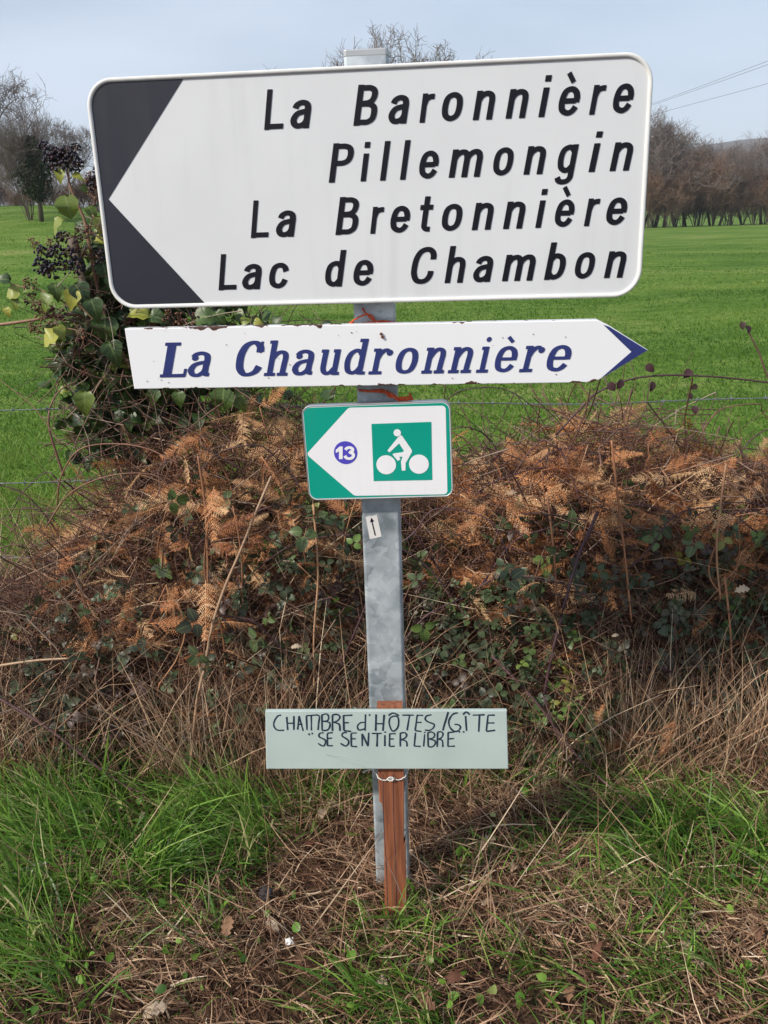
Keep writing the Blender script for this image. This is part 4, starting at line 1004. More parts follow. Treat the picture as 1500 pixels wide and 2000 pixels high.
def cane_curve(p, az, L, rise, seed):
    rg = np.random.default_rng(seed); t_ = np.linspace(0, 1, 9)
    dx, dy = math.cos(az), math.sin(az) * .35
    P = np.stack([p[0] + dx * L * t_ * .8, p[1] + dy * L * t_ * .6, p[2] + rise * (1 - (1 - t_ * 1.45) ** 2) * 1.0], -1)
    P += rg.normal(size=P.shape) * .012; P[0] = p
    P[:, 2] = np.maximum(P[:, 2], terrain(P[:, 0], P[:, 1]) + .01); P[:, 1] = np.maximum(P[:, 1], .30)
    return spline(P, 4)
def cane_mesh(P, r0, r1, thorn=True, tint=.4, seed=0, sides=6):
    rg = np.random.default_rng(seed); a = Acc(); V, F3, F4 = tube(P, np.linspace(r0, r1, len(P)), sides); a.add2(V, F3, F4, tint)
    if thorn:
        seg = np.linalg.norm(np.diff(P, axis=0), axis=1).sum(); k = int(seg / .018)
        for i in range(k):
            f = rg.random() * (len(P) - 1.01); j = int(f); c_ = P[j] + (P[j + 1] - P[j]) * (f - j); t_ = unit(P[j + 1] - P[j])
            s_ = unit(np.cross(t_, rg.normal(size=3))); u_ = np.cross(t_, s_)
            rr_ = r0 + (r1 - r0) * f / len(P)
            a.add(np.array([c_ + t_ * .002 + s_ * rr_ * .7, c_ - t_ * .002 + s_ * rr_ * .7, c_ + s_ * rr_ * .7 + u_ * .0015, c_ + s_ * (rr_ + .0045) - t_ * .002]), np.array([[0, 2, 3], [1, 3, 2], [0, 3, 1]]), tint)
    return a.mesh('cane', True)
def BSPOT(px): return spot(px)
def spot(px):
    for lim, t_ in SPOTS:
        if px < lim: return t_
SPOTS = ((170, 'at the sparse end below the ivy branch'), (330, 'under the ivy trunk side'), (480, 'below the ivy beside the pale leaning stem'), (620, 'between the pale leaning stem and cycle sign'), (745, 'close behind the post, arrow side of cycle sign'),
         (960, 'close behind the post, cyclist side of cycle sign'), (1120, 'next to the thick purple cane'), (1260, 'below the tip of the pointed sign'), (1400, 'under the arching thorny cane'), (9999, 'past the arching cane near the forked orange stalk'))
for k in range(24):
    x = -1.3 + 2.75 * (k + random.random()) / 24; y = random.uniform(.5, 1.2); p = np.array([x, y, float(terrain(x, y)) - .02])
    side = 'left of the post' if x < 0 else 'right of the post'; qx = 750 + FPX * x / (y + 1.74) * .97
    whr = BSPOT(qx)
    b_ = thing('bramble_bush', 'bramble bush with dull green leaves, ' + whr, 'bramble', tuple(p), 'bramble bushes in the hedge ' + side)
    cs = []
    for j in range(3):
        cv = cane_curve(p, random.choice((0, math.pi)) + random.uniform(-.8, .8), random.uniform(.5, 1.1), min(.85, ztop(x)) * random.uniform(.55, 1.05), k * 10 + j)
        cs.append(cv); link('cane', cane_mesh(cv - p, .0032, .0014, True, random.uniform(.1, .6), k), M['cane'], b_)
    for j in range(12):
        cv = cs[j % 3]; i = random.randint(len(cv) // 3, len(cv) - 1); q = cv[i] + np.array([random.uniform(-.05, .05), random.uniform(-.09, .0), random.uniform(-.05, .05)])
        zt = float(ztop(q[0])); q[2] = min(q[2], zt * .8); q[1] = min(q[1], .62 + .3 * q[2])
        o = link('leaf', leaf_tints[random.choices(range(6), (2, 3, 4, 4, 3, 1))[0]], None, b_)
        place(o, q - p, leaf_frames(1, 1.1)[0], random.uniform(.026, .046))

# ---- prominent single canes and dead stems, traced where they lie on the hedge face
def traced(name, label, cat, pts, r0, r1, mat, thorn=True, tint=.4, group=None):
    P = np.array([at_y(a, b, c) for a, b, c in pts]); P = spline(P, 6)
    me = cane_mesh(P - P[0], r0, r1, thorn, tint, len(pts)); o = link(name, me, mat); o.location = P[0]
    tag(o, label, cat, group); return P
arc = traced('bramble_cane', 'dark thorny bramble cane arching over the field beside the pointed tip', 'cane', [(1085, 850, .95), (1140, 792, .95), (1170, 765, .93), (1230, 741, .9), (1300, 733, .88), (1380, 735, .86), (1440, 740, .85), (1540, 752, .82)], .0034, .0026, M['cane'], True, .18)
traced('bramble_cane', 'thin dark bramble cane arching beneath the pointed sign near the post', 'cane', [(862, 792, .9), (895, 765, .88), (940, 757, .86), (990, 762, .86), (1040, 795, .86), (1075, 850, .88)], .002, .0013, M['cane'], True, .15)
traced('bramble_cane', 'thin drooping bramble cane branching off below the pointed sign', 'cane', [(1005, 768, .86), (1022, 790, .85), (1034, 820, .85), (1040, 870, .87)], .0015, .0010, M['cane'], True, .15)
traced('bramble_cane', 'thick purple bramble cane leaning in front of the rust-brown bracken', 'cane', [(1168, 1000, .62), (1150, 1040, .58), (1130, 1085, .55), (1105, 1170, .5), (1078, 1280, .46), (1060, 1370, .46)], .0052, .0044, M['cane'], True, .22)
traced('bramble_cane', 'grey-purple bramble cane sloping down into the grass, left side', 'cane', [(-60, 1335, .42), (0, 1365, .4), (90, 1420, .36), (180, 1490, .32), (240, 1532, .3), (285, 1552, .28)], .0046, .003, M['cane'], True, .42)
traced('bramble_cane', 'long thorny bramble cane trailing over the verge grass, right side', 'cane', [(960, 1280, .5), (1050, 1375, .42), (1130, 1480, .34), (1250, 1590, .18), (1330, 1690, .06), (1400, 1810, -.1), (1460, 1900, -.21), (1530, 2010, -.34)], .0038, .0028, M['cane'], True, .38)
traced('bramble_cane', 'grey bramble cane curving up from the dry grass, right side', 'cane', [(1040, 1672, .2), (1090, 1648, .22), (1140, 1632, .24), (1200, 1590, .28), (1240, 1550, .32), (1285, 1480, .38), (1310, 1400, .42)], .0036, .0026, M['cane'], True, .45)
traced('bramble_cane', 'dark bramble shoot lying level above the green tuft, right side', 'cane', [(1225, 1552, .3), (1300, 1547, .3), (1370, 1558, .3), (1440, 1575, .3), (1520, 1600, .3)], .0032, .0024, M['cane'], True, .2)
traced('bramble_cane', 'dark vertical bramble cane behind the hand-lettered board', 'cane', [(1062, 1360, .42), (1085, 1430, .38), (1120, 1500, .34), (1140, 1560, .3), (1147, 1625, .26)], .003, .0024, M['cane'], True, .3)
traced('dead_branch', 'pale pinkish broken stem leaning across the hedge left of the post', 'branch', [(530, 930, .52), (500, 1000, .48), (470, 1075, .45), (440, 1145, .43), (415, 1220, .41), (400, 1300, .39), (384, 1372, .37), (372, 1500, .34)], .0036, .0042, M['cane'], False, .88)
traced('dead_branch', 'reddish arching dead stem in the sparse hedge end, upper one', 'branch', [(112, 985, .75), (118, 935, .72), (150, 882, .7), (205, 867, .7), (280, 874, .68), (350, 905, .66)], .0026, .0016, M['cane'], False, .66)
traced('dead_branch', 'reddish arching dead stem in the sparse hedge end, lower one', 'branch', [(90, 1030, .72), (130, 970, .7), (180, 940, .68), (240, 925, .66), (300, 928, .66), (330, 950, .66)], .0024, .0016, M['cane'], False, .66)
traced('dead_branch', 'brown knobbly branch poking out from the ivy to the side', 'branch', [(-60, 640, .9), (0, 634, .9), (60, 626, .9), (130, 615, .92), (220, 620, .95)], .0055, .004, M['cane'], False, .78)
traced('dead_branch', 'pale broken stick poking out of the hedge foot, left edge', 'branch', [(-60, 1312, .44), (0, 1300, .43), (70, 1290, .42), (135, 1286, .41)], .0042, .003, M['cane'], False, .95)
traced('dead_branch', 'forked dry stem rising from the ivy foot beside the field', 'branch', [(125, 930, .8), (108, 880, .8), (95, 830, .8), (100, 790, .82), (120, 760, .84), (150, 745, .86)], .004, .0018, M['cane'], False, .6)
traced('dead_branch', 'thin grey dead twig slanting up to the sparse hedge end', 'branch', [(120, 870, .7), (70, 800, .7), (30, 765, .7), (-10, 735, .7)], .0018, .001, M['cane'], False, .8)
traced('bramble_cane', 'short upright bramble shoot with a dark leaf against the field', 'cane', [(1530, 800, .85), (1495, 725, .85), (1483, 690, .85), (1468, 660, .85), (1455, 632, .85)], .003, .0018, M['cane'], True, .5)
for lab, grp, pts in (('curled purple-brown bramble leaf hanging from the arching cane', 'curled leaves on the arching cane', ((1345, 768), (1362, 752), (1356, 792), (1215, 742), (1188, 748), (1262, 712), (1275, 745), (1350, 722))),
                      ('dark bramble leaf at the tip of the upright shoot', 'leaves at the tip of the upright shoot', ((1450, 628), (1462, 636)))):
    for q in pts:
        me = mesh_np('bramble_leaf', bl_v, [bl_f], np.full(len(bl_v), .04), True)
        o = link('bramble_leaf', me, M['bramble']); P_ = at_y(q[0], q[1], .88 if q[0] < 1400 else .85)
        place(o, P_, frames(np.array([[rng.normal() * .5, -.3, -.7]]), np.array([[rng.normal() * .4, -1, .3]]))[0], random.uniform(.022, .034))
        tag(o, lab, 'leaf', grp)

# ---- dead bracken
def frond(seed, n_p=15, L=1.0, full=1.0):
    """bipinnate dead frond, unit length along +y"""
    rg = np.random.default_rng(seed); a = Acc()
    curl = rg.uniform(.1, .45); sidec = rg.uniform(-.15, .15)
    def mid(t): return np.array([sidec * t * t, t * (1 - .12 * curl * t), -curl * t * t])
    pts = np.array([mid(t) for t in np.linspace(0, 1, 8)]); V, F3, F4 = tube(pts, np.linspace(.009, .003, 8), 4); a.add2(V, F3, F4, .6)
    for i in range(n_p):
        t = .08 + .9 * i / n_p
        w_ = .34 * full * (math.sin(min(1, (t + .12) * 1.6) * 1.57)) * (1 - t) ** .75 + .03
        for s_ in (-1, 1):
            if rg.random() < .08: continue
            l = w_ * rg.uniform(.8, 1.1); p = mid(t + rg.uniform(-.01, .01)); ang = rg.uniform(.85, 1.15)
            d = np.array([s_ * math.sin(ang), math.cos(ang), rg.normal() * .18 - .1]); d = unit(d); dr = rg.uniform(.1, .5)
            nn_ = max(5, int(l / .026)); q = np.linspace(.04, 1, nn_)
            c_ = p + d * (l * q)[:, None] + np.array([0, 0, -1]) * (dr * l * q ** 2)[:, None] + np.array([0, .25, 0]) * (l * q ** 2)[:, None] * rg.uniform(.2, 1)
            wdt = .042 * (1 - q ** 2.2 * .85) * rg.uniform(.8, 1.15)
            tn = unit(np.gradient(c_, axis=0)); up_ = np.array([0, 0, 1.0]); sd = unit(np.cross(tn, up_))
            VV = []; FF = []
            for k in range(nn_):
                for z_ in (-1, 1):
                    e = c_[k] + sd[k] * z_ * wdt[k] + tn[k] * wdt[k] * .35 + np.array([0, 0, rg.normal() * .010 - .008])
                    b0 = len(VV); VV += [c_[k] - tn[k] * .0085, c_[k] + tn[k] * .0085, e]; FF.append([b0, b0 + 1, b0 + 2])
            a.add(np.array(VV), np.array(FF), float(np.clip(rg.normal(.5, .13), 0, 1)))
            a.add(np.array([c_[0] - sd[0] * .003, c_[0] + sd[0] * .003, c_[-1]]), np.array([[0, 1, 2]]), .65)
    return a
FR = [frond(s_ + 70, 14 + s_ % 4, full=.8 + .1 * (s_ % 4)) for s_ in range(8)]
FRM = []
for f_ in FR:
    me = f_.mesh('frond'); me.materials.append(M['bracken']); FRM.append(me)
# loose, broken fronds matted through the hedge top
acc = Acc()
def mat_fronds(n, xr, lo, hi, sz, keepf=None, dy=0.0):
    P, f = hedge_pts(n, lo, hi, .7 if dy == 0 else 3.0, xr); P[:, 1] += dy
    if keepf is not None: k = keepf(P, f); P = P[k]; n = len(P)
    d = rng.normal(size=(n, 3)) * np.array([1, .7, .55]); d[:, 2] -= .2
    nr = rng.normal(size=(n, 3)) * 1.0 + np.array([0, -.35, .4]); R_ = frames(d, nr); S_ = rng.uniform(*sz, n); which = rng.integers(0, 8, n)
    for k in range(8):
        s_ = which == k
        if not s_.any(): continue
        src = FR[k]; tv = np.concatenate(src.V); tf3 = np.concatenate(src.F3); tf4 = np.concatenate(src.F4)
        scatter(acc, tv, tf3, tf4, R_[s_], S_[s_], P[s_], np.clip(rng.normal(.5, .22, s_.sum()), 0, 1))
mat_fronds(760, (X0(800), 1.9), .42, 1.02, (.08, .22))
mat_fronds(200, (X0(880), 1.9), .5, .95, (.07, .17), None, -.05)
mat_fronds(90, (X0(250), X0(720)), .35, .95, (.06, .15), None, -.05)
mat_fronds(240, (X0(700), 1.9), .08, .6, (.07, .17))
mat_fronds(360, (X0(80), X0(760)), .36, 1.0, (.08, .19))
mat_fronds(160, (-1.75, X0(740)), .1, .8, (.07, .16))
tag(link('bracken_litter', acc.mesh('bracken_litter'), M['bracken']), 'matted rust-brown broken bracken fronds caught in the hedge', 'bracken', kind='stuff')
STM = []
for k in range(4):
    rg = np.random.default_rng(k); p = np.stack([rg.normal(size=7).cumsum() * .034, rg.normal(size=7).cumsum() * .02, np.linspace(0, 1, 7)], -1); p[0, :2] = 0
    P = spline(p, 3); V, F3, F4 = tube(P, np.linspace(.0036, .0016, len(P)), 6); me = mesh_np('stalk', V, [F3, F4], np.full(len(V), .5), True); me.materials.append(M['stalk']); STM.append((me, P))
def bracken(x, y, h, nf, label, group, lean=(0, 0), fl=(.16, .32)):
    z = float(terrain(x, y)) - .02
    t_ = thing('dead_bracken', label, 'bracken', (x, y, z), group); t_.rotation_euler = (lean[1], lean[0], random.uniform(-.6, .6))
    me, P = random.choice(STM); so_ = link('stalk', me, None, t_); so_.scale = (1, 1, h)
    for j in range(nf):
        f = 1 - .6 * (j / max(nf - 1, 1)); i = int(f * (len(P) - 1)); q = P[i] * np.array([1, 1, h])
        a_ = random.uniform(0, 6.28); d = np.array([[math.cos(a_), math.sin(a_) * .8 - .15, random.uniform(-.6, .55)]])
        nr = np.array([[random.uniform(-.6, .6), random.uniform(-1, .6), random.uniform(-.2, .9)]])
        o = link('frond', random.choice(FRM), None, t_); place(o, q, frames(d, nr)[0], random.uniform(*fl) * .85)
for px, py, Y_, nf, fl in ((1196, 868, .66, 6, (.16, .26)), (1415, 900, .66, 5, (.16, .26)), (1405, 960, .6, 4, (.14, .22)), (1075, 960, .62, 5, (.14, .24)), (1010, 900, .75, 5, (.16, .26)),
                    (1130, 850, .85, 6, (.18, .3)), (1270, 845, .85, 6, (.18, .3)), (1340, 895, .8, 6, (.18, .3)), (1460, 905, .8, 6, (.18, .3)), (950, 930, .8, 5, (.16, .28)), (1520, 935, .75, 5, (.18, .3)), (900, 950, .7, 4, (.14, .26)),
                    (1180, 830, 1.0, 6, (.18, .3)), (1240, 832, 1.1, 6, (.18, .3)), (1310, 870, 1.0, 6, (.18, .3)), (1400, 890, 1.0, 6, (.18, .3)), (1050, 870, 1.0, 6, (.18, .3)), (1590, 920, .9, 6, (.18, .3)), (1660, 900, .9, 6, (.18, .3)), (1240, 1300, .42, 3, (.10, .16)), (1090, 1360, .42, 2, (.08, .13))):
    P_ = at_y(px, py, Y_); bracken(P_[0], Y_, max(.2, P_[2] - .1), nf, 'rust-brown dead bracken ' + spot(px), 'dead bracken in the hedge right of the post', (random.uniform(-.08, .08), random.uniform(-.05, .12)), fl)
for px, py, Y_, nf, fl in ((395, 860, .6, 5, (.14, .22)), (400, 930, .55, 4, (.12, .2)), (360, 1100, .46, 3, (.12, .17)), (480, 1000, .55, 4, (.12, .2)), (560, 860, .7, 6, (.14, .24)), (540, 780, .8, 6, (.16, .26)), (600, 830, .8, 6, (.14, .26)), (640, 880, .75, 5, (.14, .24)),
                    (480, 830, .75, 5, (.14, .22)), (300, 960, .7, 4, (.12, .2)), (240, 1080, .6, 4, (.12, .2)), (170, 1090, .6, 4, (.12, .2)), (620, 985, .6, 4, (.12, .2)), (660, 1060, .6, 4, (.12, .2)), (440, 900, .8, 5, (.14, .24)), (40, 1450, .42, 3, (.1, .16)), (-30, 1380, .44, 3, (.1, .18)), (690, 960, .8, 5, (.14, .22)), (340, 880, .9, 5, (.14, .22)), (-60, 1100, .8, 4, (.14, .22))):
    P_ = at_y(px, py, Y_); bracken(P_[0], Y_, max(.18, P_[2] - .1), nf, 'rust-brown dead bracken ' + spot(px), 'dead bracken in the hedge left of the post', (random.uniform(-.1, .1), random.uniform(-.05, .12)), fl)
# bare orange stalks
for i, pts in enumerate((((1195, 860, .62), (1204, 960, .6), (1216, 1070, .57), (1238, 1215, .52)), ((1418, 905, .62), (1404, 1060, .58), (1411, 1170, .54)), ((1440, 985, .6), (1395, 1085, .58), (1392, 1130, .56), (1411, 1165, .54)), ((614, 985, .6), (617, 1120, .56), (616, 1240, .52), (611, 1360, .48)), ((390, 890, .56), (398, 1000, .54), (402, 1150, .5), (398, 1280, .46)), ((1072, 970, .6), (1085, 1080, .56), (1092, 1180, .52)), ((1420, 1130, .55), (1425, 1240, .5), (1432, 1380, .44)))):
    traced('bracken_stalk', 'bare orange bracken stalk standing out from the hedge', 'stalk', [(a + random.uniform(-5, 5), b, c) for a, b, c in pts], .0034, .0026, M['stalk'], False, .45 + .08 * (i % 4), 'bare orange bracken stalks on the hedge face')

# ---- ivy bush
ib = at_y(290, 1150, .98); ivy = thing('ivy_bush', 'ivy bush with glossy leaves and dark berries climbing behind the signs', 'ivy', (ib[0], .98, float(terrain(ib[0], .98))))
IO = np.array(ivy.location)
def vine(pts, r0, r1, mat='cane', tint=.6):
    P = spline(np.array([at_y(*q) for q in pts]), 6) - IO; link('stem', cane_mesh(P, r0, r1, False, tint, 3), M[mat], ivy); return P
P = spline(np.array([[0, .05, -.05], [.02, .06, .4], [-.03, .03, .8], [-.06, 0, 1.15], [-.1, 0, 1.4]]), 5); link('trunk', cane_mesh(P, .03, .014, False, .5, 2), M['bark'], ivy)
vine([(300, 800, .98), (240, 690, .94), (200, 640, .9), (160, 600, .88), (125, 560, .86)], .006, .003, tint=.95)
vine([(230, 700, .95), (190, 560, .92), (175, 480, .9), (165, 430, .9), (140, 372, .9), (130, 330, .9)], .0055, .003, tint=.78)
vine([(190, 560, .92), (200, 450, .93), (195, 380, .93)], .004, .002, tint=.8)
vine([(215, 690, .9), (190, 660, .88), (150, 645, .86), (115, 640, .86)], .0025, .0015, tint=.9)
vine([(215, 720, .9), (190, 755, .86), (178, 780, .84)], .0022, .0012, tint=.85)
vine([(140, 600, .88), (90, 570, .87), (40, 560, .87), (0, 545, .87)], .003, .0015, tint=.85)
vine([(430, 850, 1.0), (420, 740, .98), (380, 640, .96)], .006, .003, tint=.6)
vine([(180, 420, .9), (205, 460, .9), (215, 500, .9)], .0035, .002, tint=.9)
# leaves: the large ones one by one
LM = {}
for nm, (v_, f_) in (('o', (iv_v, iv_f)), ('r', (ir_v, ir_f))):
    for tv in (.25, .45, .65, .8, .95):
        me = mesh_np('leaf', v_, [f_], np.full(len(v_), tv), False); add_uv(me, iv_uv if nm == 'o' else ir_uv); me.materials.append(M['ivy']); LM[nm, tv] = me
def ivy_leaf(px, py, Y_, size, ang, kind='o', tv=.45, nrm=(0, -1, .25)):
    """ang: direction of the tip in the picture, degrees, 0 = right, -90 = down"""
    a_ = math.radians(ang); d = np.array([[math.cos(a_), -.15, math.sin(a_)]])
    P_ = at_y(px, py, Y_); o = link('leaf', LM[kind, tv], None, ivy); R_ = frames(d, np.array([nrm], float))[0]
    size *= .84; place(o, P_ - IO - R_[:, 1] * size * .45, R_, size)
for q in ((132, 402, .82, .072, -80, 'r', .65, (.1, -1, .5)), (112, 443, .83, .07, -130, 'o', .8, (-.5, -.6, .6)), (117, 343, .86, .045, -100, 'o', .95, (0, -1, .3)), (152, 345, .86, .04, -20, 'o', .95, (0, -.6, .9)), (165, 788, .80, .085, -95, 'o', .65, (.15, -1, .1)),
          (98, 660, .84, .07, -150, 'r', .95, (-.2, -.7, .8)), (118, 650, .84, .055, -60, 'o', .95, (.5, -.7, .7)), (222, 690, .86, .09, -70, 'o', .25, (.3, -1, .3)), (205, 640, .88, .09, -95, 'r', .25, (.1, -1, .2)), (160, 575, .85, .085, -60, 'o', .25, (.4, -.9, .4)),
          (140, 585, .84, .07, -110, 'o', .95, (.2, -1, .4)), (110, 570, .85, .06, -85, 'o', .65, (.3, -1, .3)), (90, 590, .85, .07, -120, 'o', .8, (-.3, -1, .5)), (185, 605, .84, .08, -75, 'o', .45, (.3, -1, .4)), (55, 565, .86, .05, -170, 'o', .8, (0, -.8, .8)), (25, 572, .86, .05, -170, 'r', .8, (0, -.9, .6)),
          (15, 610, .86, .035, -80, 'o', .95, (0, -1, .3)), (5, 545, .86, .05, 170, 'o', .25, (0, -.9, .6)), (30, 595, .86, .04, -100, 'o', .65, (0, -1, .4)), (195, 440, .9, .06, -80, 'o', .8, (.6, -.7, .2)), (180, 415, .9, .05, -60, 'o', .65, (.5, -.9, .2)), (205, 405, .92, .05, -80, 'o', .45, (0, -1, .3)),
          (190, 480, .9, .05, 170, 'o', .45, (0, -.6, .9)), (197, 470, .9, .05, -10, 'o', .95, (0, -.8, .8)), (165, 370, .9, .035, -40, 'o', .8, (.3, -.8, .6)), (205, 530, .9, .08, -80, 'o', .25, (.4, -1, .2)), (225, 560, .9, .08, -90, 'o', .25, (.2, -1, .2)), (435, 780, .88, .085, -100, 'r', .45, (0, -1, .2)),
          (270, 612, .9, .08, 175, 'o', .8, (0, -.8, .8)), (310, 620, .9, .07, -20, 'o', .45, (0, -.9, .6)), (400, 618, .9, .08, 10, 'r', .45, (0, -.8, .6)), (430, 622, .9, .06, -60, 'o', .45, (0, -1, .4)), (480, 627, .9, .04, 20, 'o', .95, (.3, -1, .5)), (505, 630, .9, .035, -20, 'o', .95, (0, -1, .5)), (350, 780, .9, .06, -90, 'o', .45, (0, -1, .3)), (300, 775, .9, .06, -110, 'o', .25, (0, -1, .3)), (470, 790, .9, .055, -60, 'o', .65, (0, -1, .4))):
    ivy_leaf(*q)
def ivy_vol(n):
    """points in the ivy: a column on the left, a rounded mass under and behind the signs"""
    k = rng.random(n)
    a = np.stack([rng.normal(215, 65, n), rng.uniform(440, 900, n)], -1)
    b = np.stack([rng.normal(340, 110, n), rng.normal(690, 70, n)], -1)
    p = np.where((k < .68)[:, None], a, b)
    p[:, 0] = np.maximum(p[:, 0], 70 + np.abs(p[:, 1] - 620) * .25 + rng.random(n) * 60)
    p[:, 0] = np.where(p[:, 1] < 590, np.maximum(p[:, 0], 175 + rng.random(n) * 60), p[:, 0])
    Y_ = .92 + .45 * rng.random(n)
    return np.array([at_y(x_, y_, 1.0) * np.array([1, 0, 1]) + np.array([0, yy, 0]) for (x_, y_), yy in zip(p, Y_)])
P = ivy_vol(205); fr_ = leaf_frames(205, 1.0, .5)
for i in range(205):
    P[i][1] = min(P[i][1], .98 + random.random() * .1); o = link('leaf', LM[random.choice('oor'), random.choice((.25, .25, .45, .45, .65, .8))], None, ivy); place(o, P[i] - IO, fr_[i], random.uniform(.028, .065))
acc = Acc(); P = ivy_vol(2100); n = len(P)
scatter(acc, iv_v, [], iv_f, leaf_frames(n, .8, .5), rng.uniform(.025, .06, n), P - IO, np.clip(rng.normal(.42, .22, n), 0, 1))
tag(link('foliage', acc.mesh('foliage', True), M['ivy'], ivy), kind='stuff')
acc = Acc(); n = 1100; P = ivy_vol(n); d = rng.normal(size=(n, 3)); L_ = rng.uniform(.06, .3, n); t_ = np.linspace(-.5, .5, 6)
PL = (P - IO)[:, None] + unit(d)[:, None] * (L_[:, None] * t_)[..., None] + rng.normal(size=(n, 1, 3)) * .3 * (L_[:, None] * t_ ** 2)[..., None] - np.array([0, .05, 0])
tubes_vec(acc, PL, rng.uniform(.0009, .0022, n), rng.uniform(.0006, .0012, n), 4, np.clip(rng.normal(.6, .25, n), 0, 1))
tag(link('twigs', acc.mesh('twigs'), M['twig'], ivy), kind='stuff')
# berry umbels
bm = bmesh.new(); bmesh.ops.create_icosphere(bm, subdivisions=1, radius=1.0); bm.verts.ensure_lookup_table()
sp_v = np.array([v.co[:] for v in bm.verts]); sp_f = np.array([[v.index for v in f.verts] for f in bm.faces]); bm.free()
def umbel(seed, n, tint, rad):
    rg = np.random.default_rng(seed); a = Acc(); d = unit(rg.normal(size=(n, 3)) + np.array([0, -.3, .3])); rr_ = rg.uniform(.75, 1.0, n)
    P = d * rr_[:, None]; global rng
    scatter(a, sp_v, sp_f, [], np.tile(np.eye(3), (n, 1, 1)), rg.uniform(.15, .2, n) * rad, P, np.clip(rg.normal(tint, .2, n), 0, 1))
    for i in range(0, n):
        V, F3, F4 = tube([np.zeros(3), P[i] * .5, P[i]], .025, 3, False); a.add2(V, F3, F4, .95)
    me = a.mesh('berry_cluster', True); me.materials.append(M['berry']); return me
UB = [umbel(1, 34, .15, 1.15), umbel(2, 30, .3, 1.1), umbel(3, 34, .25, 1.1), umbel(4, 30, .8, .75), umbel(5, 34, .92, .7)]
for px, py, k, s_ in ((88, 288, 1, .018), (104, 302, 2, .024), (122, 306, 1, .024), (148, 290, 0, .015), (118, 322, 0, .026), (142, 316, 0, .024), (153, 322, 0, .018), (98, 315, 1, .02), (132, 298, 2, .02), (188, 360, 2, .026), (182, 384, 3, .024), (178, 350, 3, .02), (192, 335, 1, .016),
                      (82, 495, 1, .022), (80, 520, 0, .026), (102, 528, 0, .026), (112, 495, 2, .026), (135, 500, 1, .026), (150, 520, 0, .024), (128, 522, 2, .022), (66, 478, 3, .02), (98, 480, 3, .02), (120, 465, 2, .02), (145, 462, 4, .026), (165, 452, 4, .024), (178, 500, 3, .026), (160, 485, 4, .02), (195, 500, 0, .02),
                      (60, 555, 4, .024), (65, 590, 3, .026), (85, 610, 4, .03), (110, 620, 4, .03), (70, 640, 4, .022), (160, 660, 4, .026), (150, 690, 4, .022), (325, 622, 4, .03), (350, 628, 3, .028), (385, 625, 4, .026), (300, 632, 4, .02), (165, 725, 4, .02), (250, 625, 4, .02)):
    o = link('berry_cluster', UB[k], None, ivy); o.location = tuple(at_y(px, py, .87 if px < 240 else .92) - IO); o.scale = (s_,) * 3; o.rotation_euler = (random.uniform(-.4, .4), random.uniform(-.4, .4), random.uniform(0, 6))

# ------------------------------------------------------------------ verge
def mask_px(x, y, blobs):
    m_ = np.zeros(len(x))
    for px, py, rx, ry, s_ in blobs:
        c_ = at_z(px, py); e = at_z(px + rx, py); f_ = at_z(px, py - ry)
        m_ += s_ * np.exp(-((x - c_[0]) / (e[0] - c_[0])) ** 2 - ((y - c_[1]) / (f_[1] - c_[1])) ** 2)
    return m_
GREEN = [(400, 1600, 110, 90, 1.2), (250, 1650, 150, 90, .75), (60, 1660, 110, 110, .75), (490, 1640, 70, 60, .6), (1250, 1600, 90, 80, .75), (1330, 1650, 90, 60, .6), (1460, 1640, 90, 110, .75), (1200, 1790, 120, 40, .3), (40, 1800, 90, 60, .5), (80, 1930, 220, 80, .5), (650, 1950, 130, 50, .3), (1000, 1880, 160, 50, .4), (1300, 1960, 200, 60, .25)]
acc = Acc(); n = 66000
x = rng.uniform(-1.35, 1.35, n); y = rng.uniform(-.85, .66, n)
mk = mask_px(x, y, GREEN) * (.5 + 1.0 * vnoise(x * 9, y * 9, 51)) + .50 * sstep(.3, .8, vnoise(x * 5 + 1, y * 5 + 7, 58))
keep = rng.random(n) < np.minimum(mk * .8, .85) * (.15 + 1.15 * sstep(.25, .75, vnoise(x * 14 + 5, y * 14, 57))); x, y, mk = x[keep], y[keep], mk[keep]; n = len(x)
tall = np.clip(mk, 0, 1.1)
L_ = rng.uniform(.04, .10, n) + tall * rng.uniform(.02, .17, n)
P = np.stack([x, y, terrain(x, y) - .005], -1)
ld = vnoise(x * 5, y * 5, 52) * 6.28
d = rng.normal(size=(n, 3)) * .3; d[:, 0] += .25 * np.cos(ld); d[:, 1] += .2 * np.sin(ld) - .1; d[:, 2] = 1 - .35 * (tall < .25)
bd = rng.normal(size=(n, 3)) * .25; bd[:, 0] += .35 * np.cos(ld); bd[:, 2] -= .35
blades(acc, P, d, L_, rng.uniform(.002, .0034, n) * (1 + 1.2 * (rng.random(n) < .3)), bd, 5, np.clip(.40 + rng.normal(0, .24, n) + .35 * (vnoise(x * 7, y * 7, 53) - .5) + .5 * (rng.random(n) < .05), 0, 1))
tag(link('verge_grass', acc.mesh('verge_grass'), M['grass']), 'green grass tufts growing on the verge by the signpost', 'grass', kind='stuff')
